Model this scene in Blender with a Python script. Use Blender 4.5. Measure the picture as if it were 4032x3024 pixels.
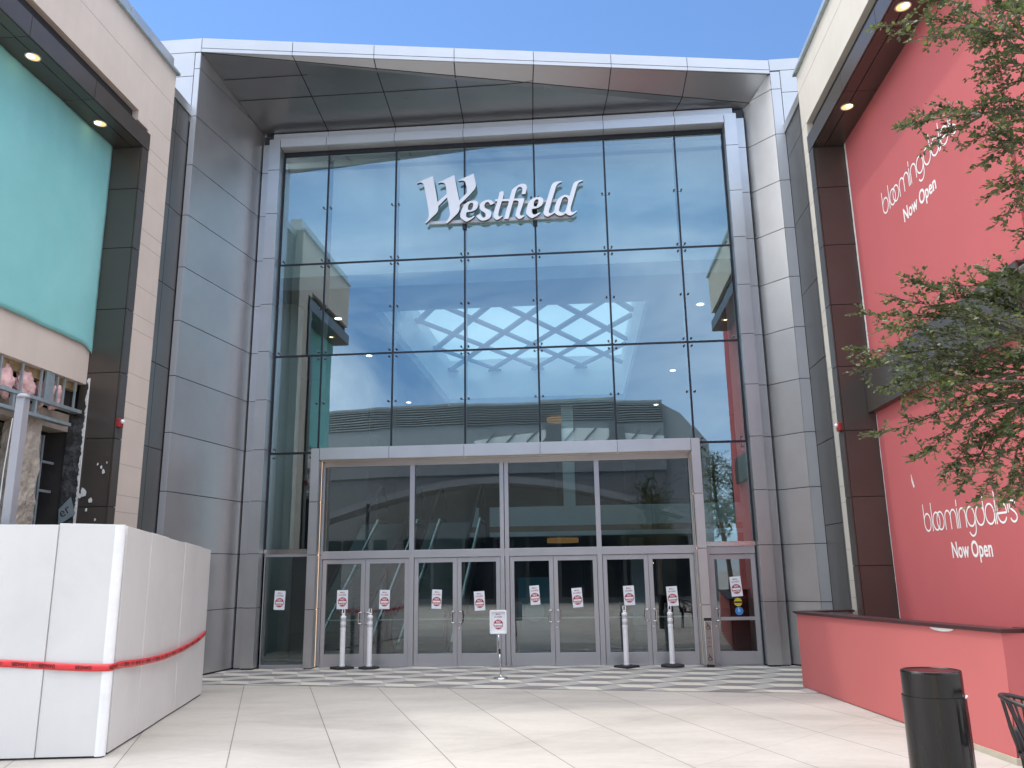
import bpy, bmesh, math, random
from mathutils import Vector, Matrix, Quaternion, noise
D = bpy.data
for o in list(D.objects): D.objects.remove(o)
SC = bpy.context.scene
COL = SC.collection
R = math.radians
rnd = random.Random(7)

# ------------------------------------------------------------------ camera
cam = D.cameras.new("camera"); cam_ob = D.objects.new("camera", cam); COL.objects.link(cam_ob)
cam.sensor_fit = 'HORIZONTAL'; cam.sensor_width = 36.0; cam.lens = 3200.0 / 4032.0 * 36.0
cam.clip_start = 0.05; cam.clip_end = 3000
_yaw, _pit, _rol = R(-4.53015), R(12.97687), R(-0.88948)
_f = Vector((math.sin(_yaw) * math.cos(_pit), math.cos(_yaw) * math.cos(_pit), math.sin(_pit)))
_r = Vector((math.cos(_yaw), -math.sin(_yaw), 0)); _u = _r.cross(_f)
_r2 = _r * math.cos(_rol) + _u * math.sin(_rol); _u2 = -_r * math.sin(_rol) + _u * math.cos(_rol)
cam_ob.matrix_world = Matrix(((_r2.x, _u2.x, -_f.x, 1.4678), (_r2.y, _u2.y, -_f.y, -15.9419), (_r2.z, _u2.z, -_f.z, 1.7469), (0, 0, 0, 1)))
SC.camera = cam_ob

# ------------------------------------------------------------------ sky and sun
SUN_EL, SUN_AZ = R(63), R(-66)            # high, to the left and a little behind the mall
SC.world = D.worlds.new("World"); SC.world.use_nodes = True
nt = SC.world.node_tree; nt.nodes.clear()
def wn(t, **k):
    n = nt.nodes.new(t)
    for a, b in k.items(): setattr(n, a, b)
    return n
def wl(a, b): nt.links.new(a, b)
sky = wn('ShaderNodeTexSky', sky_type='NISHITA', sun_disc=False)
sky.sun_elevation = SUN_EL; sky.sun_rotation = SUN_AZ; sky.air_density = 1.0; sky.dust_density = 0.0; sky.ozone_density = 6.0; sky.altitude = 50
bg = wn('ShaderNodeBackground'); bg.inputs['Strength'].default_value = 0.08
cbg = wn('ShaderNodeBackground'); cbg.inputs['Strength'].default_value = 2.65; cbg.inputs['Color'].default_value = (1.0, .985, .965, 1)
tc = wn('ShaderNodeTexCoord'); mp = wn('ShaderNodeMapping'); mp.inputs['Scale'].default_value = (1.6, 1.1, 4.2); mp.inputs['Rotation'].default_value = (0.15, 0.3, 0.5)
nz = wn('ShaderNodeTexNoise'); nz.inputs['Scale'].default_value = 1.7; nz.inputs['Detail'].default_value = 7; nz.inputs['Roughness'].default_value = .62; nz.inputs['Distortion'].default_value = .7
rp = wn('ShaderNodeValToRGB'); rp.color_ramp.elements[0].position = .36; rp.color_ramp.elements[1].position = .74
sep = wn('ShaderNodeSeparateXYZ')
# thin bright cloud veil overhead (it covers the sun), wisps towards the back, clear blue low over the mall
veil = wn('ShaderNodeMapRange', interpolation_type='SMOOTHSTEP'); veil.inputs['From Min'].default_value = .62; veil.inputs['From Max'].default_value = .86
gate = wn('ShaderNodeMapRange', interpolation_type='SMOOTHSTEP'); gate.inputs['From Min'].default_value = .35; gate.inputs['From Max'].default_value = -.35
wisp = wn('ShaderNodeMath', operation='MULTIPLY'); wisp.use_clamp = True
vn = wn('ShaderNodeMapRange'); vn.inputs['To Min'].default_value = .55; vn.inputs['To Max'].default_value = 1.1
vm = wn('ShaderNodeMath', operation='MULTIPLY'); mx_ = wn('ShaderNodeMath', operation='MAXIMUM'); mx_.use_clamp = True
mix = wn('ShaderNodeMixShader'); out = wn('ShaderNodeOutputWorld')
wl(tc.outputs['Generated'], mp.inputs['Vector']); wl(mp.outputs['Vector'], nz.inputs['Vector']); wl(nz.outputs['Fac'], rp.inputs['Fac'])
wl(tc.outputs['Generated'], sep.inputs['Vector']); wl(sep.outputs['Y'], gate.inputs['Value']); wl(sep.outputs['Z'], veil.inputs['Value'])
ax_ = wn('ShaderNodeMath', operation='ABSOLUTE'); sd_ = wn('ShaderNodeMath', operation='MULTIPLY_ADD'); sd_.inputs[1].default_value = .6; sd_.inputs[2].default_value = .10; gs_ = wn('ShaderNodeMath', operation='MULTIPLY')
wl(sep.outputs['X'], ax_.inputs[0]); wl(ax_.outputs[0], sd_.inputs[0]); wl(sd_.outputs[0], gs_.inputs[0]); wl(gate.outputs['Result'], gs_.inputs[1])
wl(rp.outputs['Color'], wisp.inputs[0]); wl(gs_.outputs[0], wisp.inputs[1])
wl(nz.outputs['Fac'], vn.inputs['Value']); wl(veil.outputs['Result'], vm.inputs[0]); wl(vn.outputs['Result'], vm.inputs[1])
hz = wn('ShaderNodeMath', operation='MULTIPLY_ADD'); hz.inputs[1].default_value = .02; wl(gate.outputs['Result'], hz.inputs[0]); wl(wisp.outputs[0], hz.inputs[2]); gl_ = wn('ShaderNodeMapRange', interpolation_type='SMOOTHSTEP'); gl_.inputs['From Min'].default_value = -.5; gl_.inputs['From Max'].default_value = -.9; gl_.inputs['To Max'].default_value = .65   # bright haze added under the sun to brighten the right reveal
wl(sep.outputs['X'], gl_.inputs['Value']); gm_ = wn('ShaderNodeMath', operation='MAXIMUM'); wl(gl_.outputs['Result'], gm_.inputs[0]); wl(hz.outputs[0], gm_.inputs[1]); wl(gm_.outputs[0], mx_.inputs[0]); wl(vm.outputs[0], mx_.inputs[1])
hbg = wn('ShaderNodeBackground'); hbg.inputs['Strength'].default_value = .74; hbg.inputs['Color'].default_value = (.20, .48, 1.0, 1)   # hazy brighter blue towards the back
hm = wn('ShaderNodeMixShader'); hf = wn('ShaderNodeMath', operation='MULTIPLY'); hf.inputs[1].default_value = .55; wl(gate.outputs['Result'], hf.inputs[0]); wl(hf.outputs[0], hm.inputs['Fac']); wl(bg.outputs[0], hm.inputs[1]); wl(hbg.outputs[0], hm.inputs[2])
hs_ = wn('ShaderNodeHueSaturation'); hs_.inputs['Saturation'].default_value = 1.03; hs_.inputs['Value'].default_value = 1.38; wl(sky.outputs['Color'], hs_.inputs['Color']); wl(hs_.outputs['Color'], bg.inputs['Color']); wl(mx_.outputs[0], mix.inputs['Fac']); wl(hm.outputs[0], mix.inputs[1]); wl(cbg.outputs[0], mix.inputs[2]); wl(mix.outputs[0], out.inputs['Surface'])
sun = D.lights.new("sun", 'SUN'); sun.energy = 0.65; sun.angle = R(2.0); sun.color = (1, .95, .87)
sun_ob = D.objects.new("sun", sun); COL.objects.link(sun_ob)
_s = Vector((math.sin(SUN_AZ) * math.cos(SUN_EL), math.cos(SUN_AZ) * math.cos(SUN_EL), math.sin(SUN_EL)))
sun_ob.rotation_euler = (-_s).to_track_quat('-Z', 'Y').to_euler(); sun_ob.location = (0, 20, 40)
vs = SC.view_settings; vs.view_transform = 'Standard'; vs.look = 'None'; vs.gamma = 1; vs.exposure = 0.98; vs.use_curve_mapping = False
SC.render.engine = 'CYCLES'
SC.cycles.max_bounces = 10; SC.cycles.transparent_max_bounces = 24; SC.cycles.glossy_bounces = 5; SC.cycles.diffuse_bounces = 5

# ------------------------------------------------------------------ materials
def new_mat(name):
    m = D.materials.new(name); m.use_nodes = True
    t = m.node_tree; t.nodes.clear()
    return m, t, (lambda ty, **k: _node(t, ty, k))
def _node(t, ty, k):
    n = t.nodes.new(ty)
    for a, b in k.items(): setattr(n, a, b)
    return n
def pbr(name, col, rough=.5, metal=0., var=.06, scale=3., island=0., bump=0., bscale=40., streak=0., spec=.5, dirt=None, dscale=.6, damt=.5):
    """Principled paint/stone/metal: mottled colour, optional per-panel variation, vertical streaks, dirt blotches, bump."""
    m, t, N = new_mat(name)
    P = N('ShaderNodeBsdfPrincipled'); O = N('ShaderNodeOutputMaterial')
    t.links.new(P.outputs[0], O.inputs[0])
    P.inputs['Metallic'].default_value = metal; P.inputs['Specular IOR Level'].default_value = spec
    tc = N('ShaderNodeTexCoord')
    nz = N('ShaderNodeTexNoise'); nz.inputs['Scale'].default_value = scale; nz.inputs['Detail'].default_value = 6; nz.inputs['Roughness'].default_value = .6
    t.links.new(tc.outputs['Object'], nz.inputs['Vector'])
    mr = N('ShaderNodeMapRange'); mr.inputs['From Min'].default_value = .3; mr.inputs['From Max'].default_value = .7
    mr.inputs['To Min'].default_value = 1 - var; mr.inputs['To Max'].default_value = 1 + var
    t.links.new(nz.outputs['Fac'], mr.inputs['Value'])
    val = mr.outputs['Result']
    def mulv(a, b):
        q = N('ShaderNodeMath', operation='MULTIPLY'); t.links.new(a, q.inputs[0]); t.links.new(b, q.inputs[1]); return q.outputs[0]
    if island:
        g = N('ShaderNodeNewGeometry'); r2 = N('ShaderNodeMapRange'); r2.inputs['To Min'].default_value = 1 - island; r2.inputs['To Max'].default_value = 1 + island
        t.links.new(g.outputs['Random Per Island'], r2.inputs['Value']); val = mulv(val, r2.outputs['Result'])
    if streak:
        mp = N('ShaderNodeMapping'); mp.inputs['Scale'].default_value = (9, 9, .35)
        t.links.new(tc.outputs['Object'], mp.inputs['Vector'])
        n2 = N('ShaderNodeTexNoise'); n2.inputs['Scale'].default_value = 1.0; n2.inputs['Detail'].default_value = 4
        t.links.new(mp.outputs['Vector'], n2.inputs['Vector'])
        r3 = N('ShaderNodeMapRange'); r3.inputs['From Min'].default_value = .35; r3.inputs['From Max'].default_value = .7; r3.inputs['To Min'].default_value = 1 + streak * .4; r3.inputs['To Max'].default_value = 1 - streak
        t.links.new(n2.outputs['Fac'], r3.inputs['Value']); val = mulv(val, r3.outputs['Result'])
    mx = N('ShaderNodeMix', data_type='RGBA', blend_type='MULTIPLY'); mx.inputs[0].default_value = 1
    base = None
    if dirt:
        nd = N('ShaderNodeTexNoise'); nd.inputs['Scale'].default_value = dscale; nd.inputs['Detail'].default_value = 8; nd.inputs['Roughness'].default_value = .65; nd.inputs['Distortion'].default_value = .4
        t.links.new(tc.outputs['Object'], nd.inputs['Vector'])
        rd = N('ShaderNodeMapRange'); rd.inputs['From Min'].default_value = .45; rd.inputs['From Max'].default_value = .75; rd.inputs['To Max'].default_value = damt
        t.links.new(nd.outputs['Fac'], rd.inputs['Value'])
        md = N('ShaderNodeMix', data_type='RGBA'); md.inputs[6].default_value = (*col, 1); md.inputs[7].default_value = (*dirt, 1)
        t.links.new(rd.outputs['Result'], md.inputs[0]); t.links.new(md.outputs[2], mx.inputs[6])
    else:
        mx.inputs[6].default_value = (*col, 1)
    cmb = N('ShaderNodeCombineColor')
    for i in range(3): t.links.new(val, cmb.inputs[i])
    t.links.new(cmb.outputs[0], mx.inputs[7]); t.links.new(mx.outputs[2], P.inputs['Base Color'])
    rr = N('ShaderNodeMapRange'); rr.inputs['To Min'].default_value = max(.02, rough - .06); rr.inputs['To Max'].default_value = min(1, rough + .06)
    t.links.new(nz.outputs['Fac'], rr.inputs['Value']); t.links.new(rr.outputs['Result'], P.inputs['Roughness'])
    if bump:
        nb = N('ShaderNodeTexNoise'); nb.inputs['Scale'].default_value = bscale; nb.inputs['Detail'].default_value = 5
        t.links.new(tc.outputs['Object'], nb.inputs['Vector'])
        bp = N('ShaderNodeBump'); bp.inputs['Strength'].default_value = bump; bp.inputs['Distance'].default_value = .02
        t.links.new(nb.outputs['Fac'], bp.inputs['Height']); t.links.new(bp.outputs[0], P.inputs['Normal'])
    return m
def emit(name, col, s):
    m, t, N = new_mat(name); E = N('ShaderNodeEmission'); E.inputs[0].default_value = (*col, 1); E.inputs[1].default_value = s
    O = N('ShaderNodeOutputMaterial'); t.links.new(E.outputs[0], O.inputs[0]); return m
def glass(name, tint, refl, rcol=(1, 1, 1), wav=.0):
    """Coated pane: tinted transmission plus a mirror reflection that grows at grazing angles; slightly wavy."""
    m, t, N = new_mat(name)
    T = N('ShaderNodeBsdfTransparent'); T.inputs[0].default_value = (*tint, 1)
    G = N('ShaderNodeBsdfGlossy'); G.inputs['Roughness'].default_value = 0.0; G.inputs[0].default_value = (*rcol, 1)
    F = N('ShaderNodeFresnel'); F.inputs[0].default_value = 1.5
    mr = N('ShaderNodeMapRange'); mr.inputs['From Min'].default_value = .04; mr.inputs['From Max'].default_value = 1; mr.inputs['To Min'].default_value = refl; mr.inputs['To Max'].default_value = 1
    t.links.new(F.outputs[0], mr.inputs['Value'])
    X = N('ShaderNodeMixShader'); O = N('ShaderNodeOutputMaterial')
    t.links.new(mr.outputs['Result'], X.inputs[0]); t.links.new(T.outputs[0], X.inputs[1]); t.links.new(G.outputs[0], X.inputs[2]); t.links.new(X.outputs[0], O.inputs[0])
    if wav:
        tc = N('ShaderNodeTexCoord'); nb = N('ShaderNodeTexNoise'); nb.inputs['Scale'].default_value = .9; nb.inputs['Detail'].default_value = 1.5
        g = N('ShaderNodeNewGeometry'); t.links.new(g.outputs['Position'], nb.inputs['Vector'])
        bp = N('ShaderNodeBump'); bp.inputs['Strength'].default_value = 1; bp.inputs['Distance'].default_value = wav
        t.links.new(nb.outputs['Fac'], bp.inputs['Height']); t.links.new(bp.outputs[0], G.inputs['Normal'])
    return m
def clear(name, tint):
    m, t, N = new_mat(name); T = N('ShaderNodeBsdfTransparent'); T.inputs[0].default_value = (*tint, 1)
    O = N('ShaderNodeOutputMaterial'); t.links.new(T.outputs[0], O.inputs[0]); return m

def concrete_mat():
    m, t, N = new_mat('plaza_concrete')
    P = N('ShaderNodeBsdfPrincipled'); O = N('ShaderNodeOutputMaterial'); t.links.new(P.outputs[0], O.inputs[0]); P.inputs['Specular IOR Level'].default_value = .3
    g = N('ShaderNodeNewGeometry')
    def M(op, a, b=None, c=None):
        n = N('ShaderNodeMath', operation=op)
        for i, x in enumerate((a, b, c)):
            if x is None: continue
            if isinstance(x, (int, float)): n.inputs[i].default_value = x
            else: t.links.new(x, n.inputs[i])
        return n.outputs[0]
    sp = N('ShaderNodeSeparateXYZ'); t.links.new(g.outputs['Position'], sp.inputs[0])
    def fam(nx, ny, off, pit, w):
        d = M('ADD', M('MULTIPLY', sp.outputs[0], nx), M('MULTIPLY', sp.outputs[1], ny))
        q = M('DIVIDE', M('SUBTRACT', d, off), pit)
        fr = M('ABSOLUTE', M('SUBTRACT', M('FRACT', M('ADD', q, .5)), .5))
        return M('LESS_THAN', M('MULTIPLY', fr, pit), w), M('FLOOR', q)
    l1, c1 = fam(.9336, .3584, -3.62, 1.015, .0055)
    l2, c2 = fam(-.7193, .6947, -3.41, 1.915, .0035)
    line = M('MAXIMUM', l1, M('MULTIPLY', l2, .55))
    cid = N('ShaderNodeCombineXYZ'); t.links.new(c1, cid.inputs[0]); t.links.new(c2, cid.inputs[1])
    wh = N('ShaderNodeTexWhiteNoise', noise_dimensions='2D'); t.links.new(cid.outputs[0], wh.inputs['Vector'])
    n1 = N('ShaderNodeTexNoise'); n1.inputs['Scale'].default_value = .55; n1.inputs['Detail'].default_value = 9; n1.inputs['Roughness'].default_value = .66; n1.inputs['Distortion'].default_value = .5
    n2 = N('ShaderNodeTexNoise'); n2.inputs['Scale'].default_value = 9; n2.inputs['Detail'].default_value = 8; n2.inputs['Roughness'].default_value = .7
    n3 = N('ShaderNodeTexNoise'); n3.inputs['Scale'].default_value = 60; n3.inputs['Detail'].default_value = 3
    mpg = N('ShaderNodeMapping'); mpg.inputs['Scale'].default_value = (.6, 1.7, 1); mpg.inputs['Rotation'].default_value = (0, 0, .2)
    t.links.new(g.outputs['Position'], mpg.inputs[0])
    t.links.new(mpg.outputs[0], n1.inputs['Vector'])
    for n in (n2, n3): t.links.new(g.outputs['Position'], n.inputs['Vector'])
    cr = N('ShaderNodeValToRGB'); e = cr.color_ramp.elements
    e[0].position = .3; e[0].color = (.35, .325, .295, 1); e[1].position = .72; e[1].color = (.51, .48, .44, 1)
    k = e.new(.5); k.color = (.445, .417, .38, 1)
    t.links.new(n1.outputs['Fac'], cr.inputs[0])
    v = M('ADD', M('MULTIPLY', wh.outputs['Value'], .07), M('ADD', M('MULTIPLY', n2.outputs['Fac'], .22), M('ADD', M('MULTIPLY', n3.outputs['Fac'], .12), .80)))
    spk = M('GREATER_THAN', n3.outputs['Fac'], .70)
    v = M('MULTIPLY', v, M('SUBTRACT', 1, M('MULTIPLY', spk, .12)))
    v = M('MULTIPLY', v, M('SUBTRACT', 1, M('MULTIPLY', line, .58)))
    mx = N('ShaderNodeMix', data_type='RGBA', blend_type='MULTIPLY'); mx.inputs[0].default_value = 1
    cb = N('ShaderNodeCombineColor')
    for i in range(3): t.links.new(v, cb.inputs[i])
    t.links.new(cr.outputs[0], mx.inputs[6]); t.links.new(cb.outputs[0], mx.inputs[7]); t.links.new(mx.outputs[2], P.inputs['Base Color'])
    P.inputs['Roughness'].default_value = .62
    bp = N('ShaderNodeBump'); bp.inputs['Strength'].default_value = .12; bp.inputs['Distance'].default_value = .01
    t.links.new(n2.outputs['Fac'], bp.inputs['Height']); t.links.new(bp.outputs[0], P.inputs['Normal'])
    return m

M_ = dict(
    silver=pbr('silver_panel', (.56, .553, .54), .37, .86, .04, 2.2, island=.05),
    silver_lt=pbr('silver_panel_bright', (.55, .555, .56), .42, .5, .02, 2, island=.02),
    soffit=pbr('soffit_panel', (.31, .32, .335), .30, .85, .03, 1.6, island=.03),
    dark=pbr('charcoal_panel', (.115, .098, .085), .33, .55, .05, 2, island=.05),
    darkwall=pbr('bronze_grey_panel', (.17, .165, .155), .36, .6, .05, 2, island=.04),
    joint=pbr('joint_shadow', (.03, .03, .032), .7, 0, .02),
    mull=pbr('black_mullion', (.018, .02, .028), .35, .2, .02),
    alu=pbr('anodised_aluminium', (.47, .465, .475), .40, .75, .03, 3),
    steel=pbr('brushed_steel', (.62, .60, .58), .2, 1., .03, 2),
    chrome=pbr('chrome', (.75, .75, .76), .07, 1., .02),
    beige=pbr('beige_plaster', (.60, .515, .44), .82, 0, .05, 1.1, bump=.05, bscale=90, streak=.02, dirt=(.50, .43, .37), dscale=.5, damt=.35),
    beige2=pbr('grey_beige_plaster', (.56, .52, .455), .82, 0, .05, 1.1, bump=.05, bscale=90, streak=.02),
    white=pbr('white_board', (.665, .65, .625), .38, 0, .02, 1.5, streak=.010, dirt=(.54, .52, .49), dscale=1.1, damt=.4),
    white_lt=pbr('white_plastic', (.86, .86, .85), .4, 0, .02, 5, dirt=(.6, .58, .55), dscale=4, damt=.4),
    signw=pbr('white_sign_face', (.88, .88, .88), .4, 0, .01),
    signside=pbr('grey_sign_return', (.14, .135, .14), .4, .3, .02),
    rail=pbr('sign_rail', (.62, .61, .60), .45, .3, .04),
    teal=pbr('teal_fabric', (.225, .525, .51), .85, 0, .05, .9, bump=.12, bscale=1.6, dirt=(.30,.58,.575), dscale=.45, damt=.7, spec=.15),
    red=pbr('coral_banner', (.475, .122, .127), .75, 0, .04, .7, bump=.05, bscale=2, spec=.15),
    red2=pbr('coral_wrap', (.50, .140, .135), .6, 0, .03, .9, bump=.04, bscale=3, spec=.2),
    darkcap=pbr('maroon_cap', (.055, .022, .024), .4, .1, .05),
    black=pbr('black_metal', (.012, .011, .011), .16, .2, .1, 4, streak=.3),
    rubber=pbr('black_rubber', (.02, .02, .021), .75, 0, .1, 6),
    chairm=pbr('dark_brown_plastic', (.028, .019, .019), .45, 0, .05),
    paper=pbr('paper', (.80, .83, .84), .6, 0, .015),
    inkred=pbr('red_ink', (.42, .025, .03), .55, 0, .03),
    inktext=pbr('text_ink', (.36, .10, .13), .6, 0, .03),
    inkblk=pbr('black_ink', (.05, .012, .012), .6, 0, .02),
    whitepaint=pbr('white_vinyl', (.80, .80, .78), .55, 0, .02),
    tape=pbr('red_tape', (.72, .045, .05), .3, 0, .05, 3),
    pink=pbr('pink_insulation', (.70, .44, .42), .95, 0, .15, 7, bump=.9, bscale=22),
    zinc=pbr('galvanised_steel', (.40, .47, .49), .42, .6, .12, 6),
    osb=pbr('raw_plywood', (.34, .26, .13), .85, 0, .2, 9, dirt=(.12, .09, .05), dscale=3, damt=.7),
    rawconc=pbr('raw_concrete', (.40, .35, .29), .9, 0, .16, 5, bump=.9, bscale=18, dirt=(.20, .165, .13), dscale=1.6, damt=.8),
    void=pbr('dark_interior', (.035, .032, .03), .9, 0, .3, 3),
    membrane=pbr('black_membrane', (.03, .03, .03), .6, 0, .3, 12, bump=.6, bscale=30, dirt=(.25, .25, .25), dscale=9, damt=.5),
    foam=pbr('white_foam', (.72, .71, .68), .9, 0, .06, 10, bump=.5, bscale=40),
    post=pbr('grey_painted_post', (.31, .31, .335), .5, .1, .06),
    strobe=pbr('fire_red_plastic', (.30, .022, .018), .4, 0, .04),
    lens=pbr('clear_lens', (.8, .8, .82), .1, 0, .02),
    inwall=pbr('interior_white', (.83, .84, .83), .7, 0, .02),
    inceil=pbr('interior_ceiling', (.30, .32, .35), .8, 0, .02),
    infloor=pbr('interior_floor', (.26, .25, .24), .22, 0, .06, 1.2),
    indark=pbr('interior_dark', (.10, .105, .10), .7, 0, .1),
    wood=pbr('wood_band', (.34, .17, .06), .5, 0, .12, 4),
    lattice=pbr('lattice_beam', (.14, .17, .22), .7, 0, .03),
    escm=pbr('escalator_panel', (.20, .21, .21), .3, .7, .05),
    tealbd=pbr('teal_board', (.03, .20, .27), .5, 0, .03),
    yellow=pbr('yellow_sticker', (.62, .52, .03), .5, 0, .02),
    blue=pbr('blue_sticker', (.05, .22, .52), .5, 0, .02),
    opp=pbr('mall_louvre', (.25, .26, .26), .6, .2, .08, 2, island=.1),
    opp2=pbr('mall_wall_grey', (.34, .355, .37), .7, 0, .06, 1),
    oppglass=pbr('shop_glass', (.03, .04, .05), .06, .2, .2, .4),
    fitting=pbr('dark_chrome', (.16, .17, .19), .12, 1., .02), lampref=emit('glowing_reflector', (1, .62, .26), .75),  # lampref: the reflector's own glow stands in for bulb light falling on it
    leaf=None, twig=pbr('twig_bark', (.10, .09, .065), .9, 0, .2, 12),
    bark=pbr('tree_bark', (.14, .115, .09), .95, 0, .25, 9, bump=.9, bscale=25),
    pav_c=pbr('cream_paver', (.60, .575, .50), .6, 0, .05, 6, island=.05, bump=.05, bscale=80),
    pav_l=pbr('light_grey_paver', (.42, .41, .385), .6, 0, .05, 6, island=.05, bump=.05, bscale=80),
    pav_g=pbr('grey_paver', (.225, .208, .215), .6, 0, .06, 6, island=.06, bump=.05, bscale=80),
    curb=pbr('curb_stone', (.42, .38, .30), .9, 0, .1, 5),
    orange=pbr('orange_timber', (.50, .16, .03), .6, 0, .1, 8),
    led=emit('warm_led', (1, .62, .34), 2.2),
    lamp=emit('warm_downlight', (1, .74, .42), 6.0),
    lampin=emit('interior_downlight', (1, .93, .82), 3.0),
    ring=emit('ring_light', (1, .50, .18), .11),
    fairy=emit('fairy_bulb', (1, .7, .25), 30.0),
    reflector=pbr('downlight_reflector', (.75, .58, .33), .25, .7, .03),
)
M_['glass'] = glass('coated_glass', (.86, .98, .955), .31, (.80, .97, .99), wav=.0013)
M_['glassb'] = clear('glass_back', (.93, .985, .97))
M_['doorglass'] = glass('door_glass', (.62, .72, .70), .16, (.9, .98, 1.0), wav=.0007)
M_['glassedge'] = pbr('glass_edge', (.10, .42, .36), .2, 0, .05)
M_['concrete'] = concrete_mat()
def leaf_mat():
    m, t, N = new_mat('small_leaf')
    g = N('ShaderNodeNewGeometry'); cr = N('ShaderNodeValToRGB'); e = cr.color_ramp.elements
    e[0].position = 0; e[0].color = (.045, .065, .026, 1); e[1].position = 1; e[1].color = (.26,.27,.06,1)
    for p, c in ((.45, (.085, .115, .045, 1)), (.8, (.12, .155, .055, 1)), (.95, (.15,.18,.05, 1))):
        k = e.new(p); k.color = c
    t.links.new(g.outputs['Random Per Island'], cr.inputs[0])
    P = N('ShaderNodeBsdfPrincipled'); P.inputs['Roughness'].default_value = .38
    t.links.new(cr.outputs[0], P.inputs['Base Color'])
    T = N('ShaderNodeBsdfTranslucent'); t.links.new(cr.outputs[0], T.inputs[0])
    X = N('ShaderNodeMixShader'); X.inputs[0].default_value = .3; O = N('ShaderNodeOutputMaterial')
    t.links.new(P.outputs[0], X.inputs[1]); t.links.new(T.outputs[0], X.inputs[2]); t.links.new(X.outputs[0], O.inputs[0]); return m
M_['leaf'] = leaf_mat()
def diffuser():
    m, t, N = new_mat('skylight_diffuser')
    A = N('ShaderNodeBsdfDiffuse'); A.inputs[0].default_value = (.6, .64, .66, 1); T = N('ShaderNodeBsdfTranslucent'); T.inputs[0].default_value = (.62, .74, .78, 1)
    X = N('ShaderNodeMixShader'); X.inputs[0].default_value = .6; O = N('ShaderNodeOutputMaterial')
    t.links.new(A.outputs[0], X.inputs[1]); t.links.new(T.outputs[0], X.inputs[2]); t.links.new(X.outputs[0], O.inputs[0]); return m
M_['diffuser'] = diffuser()

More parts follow.
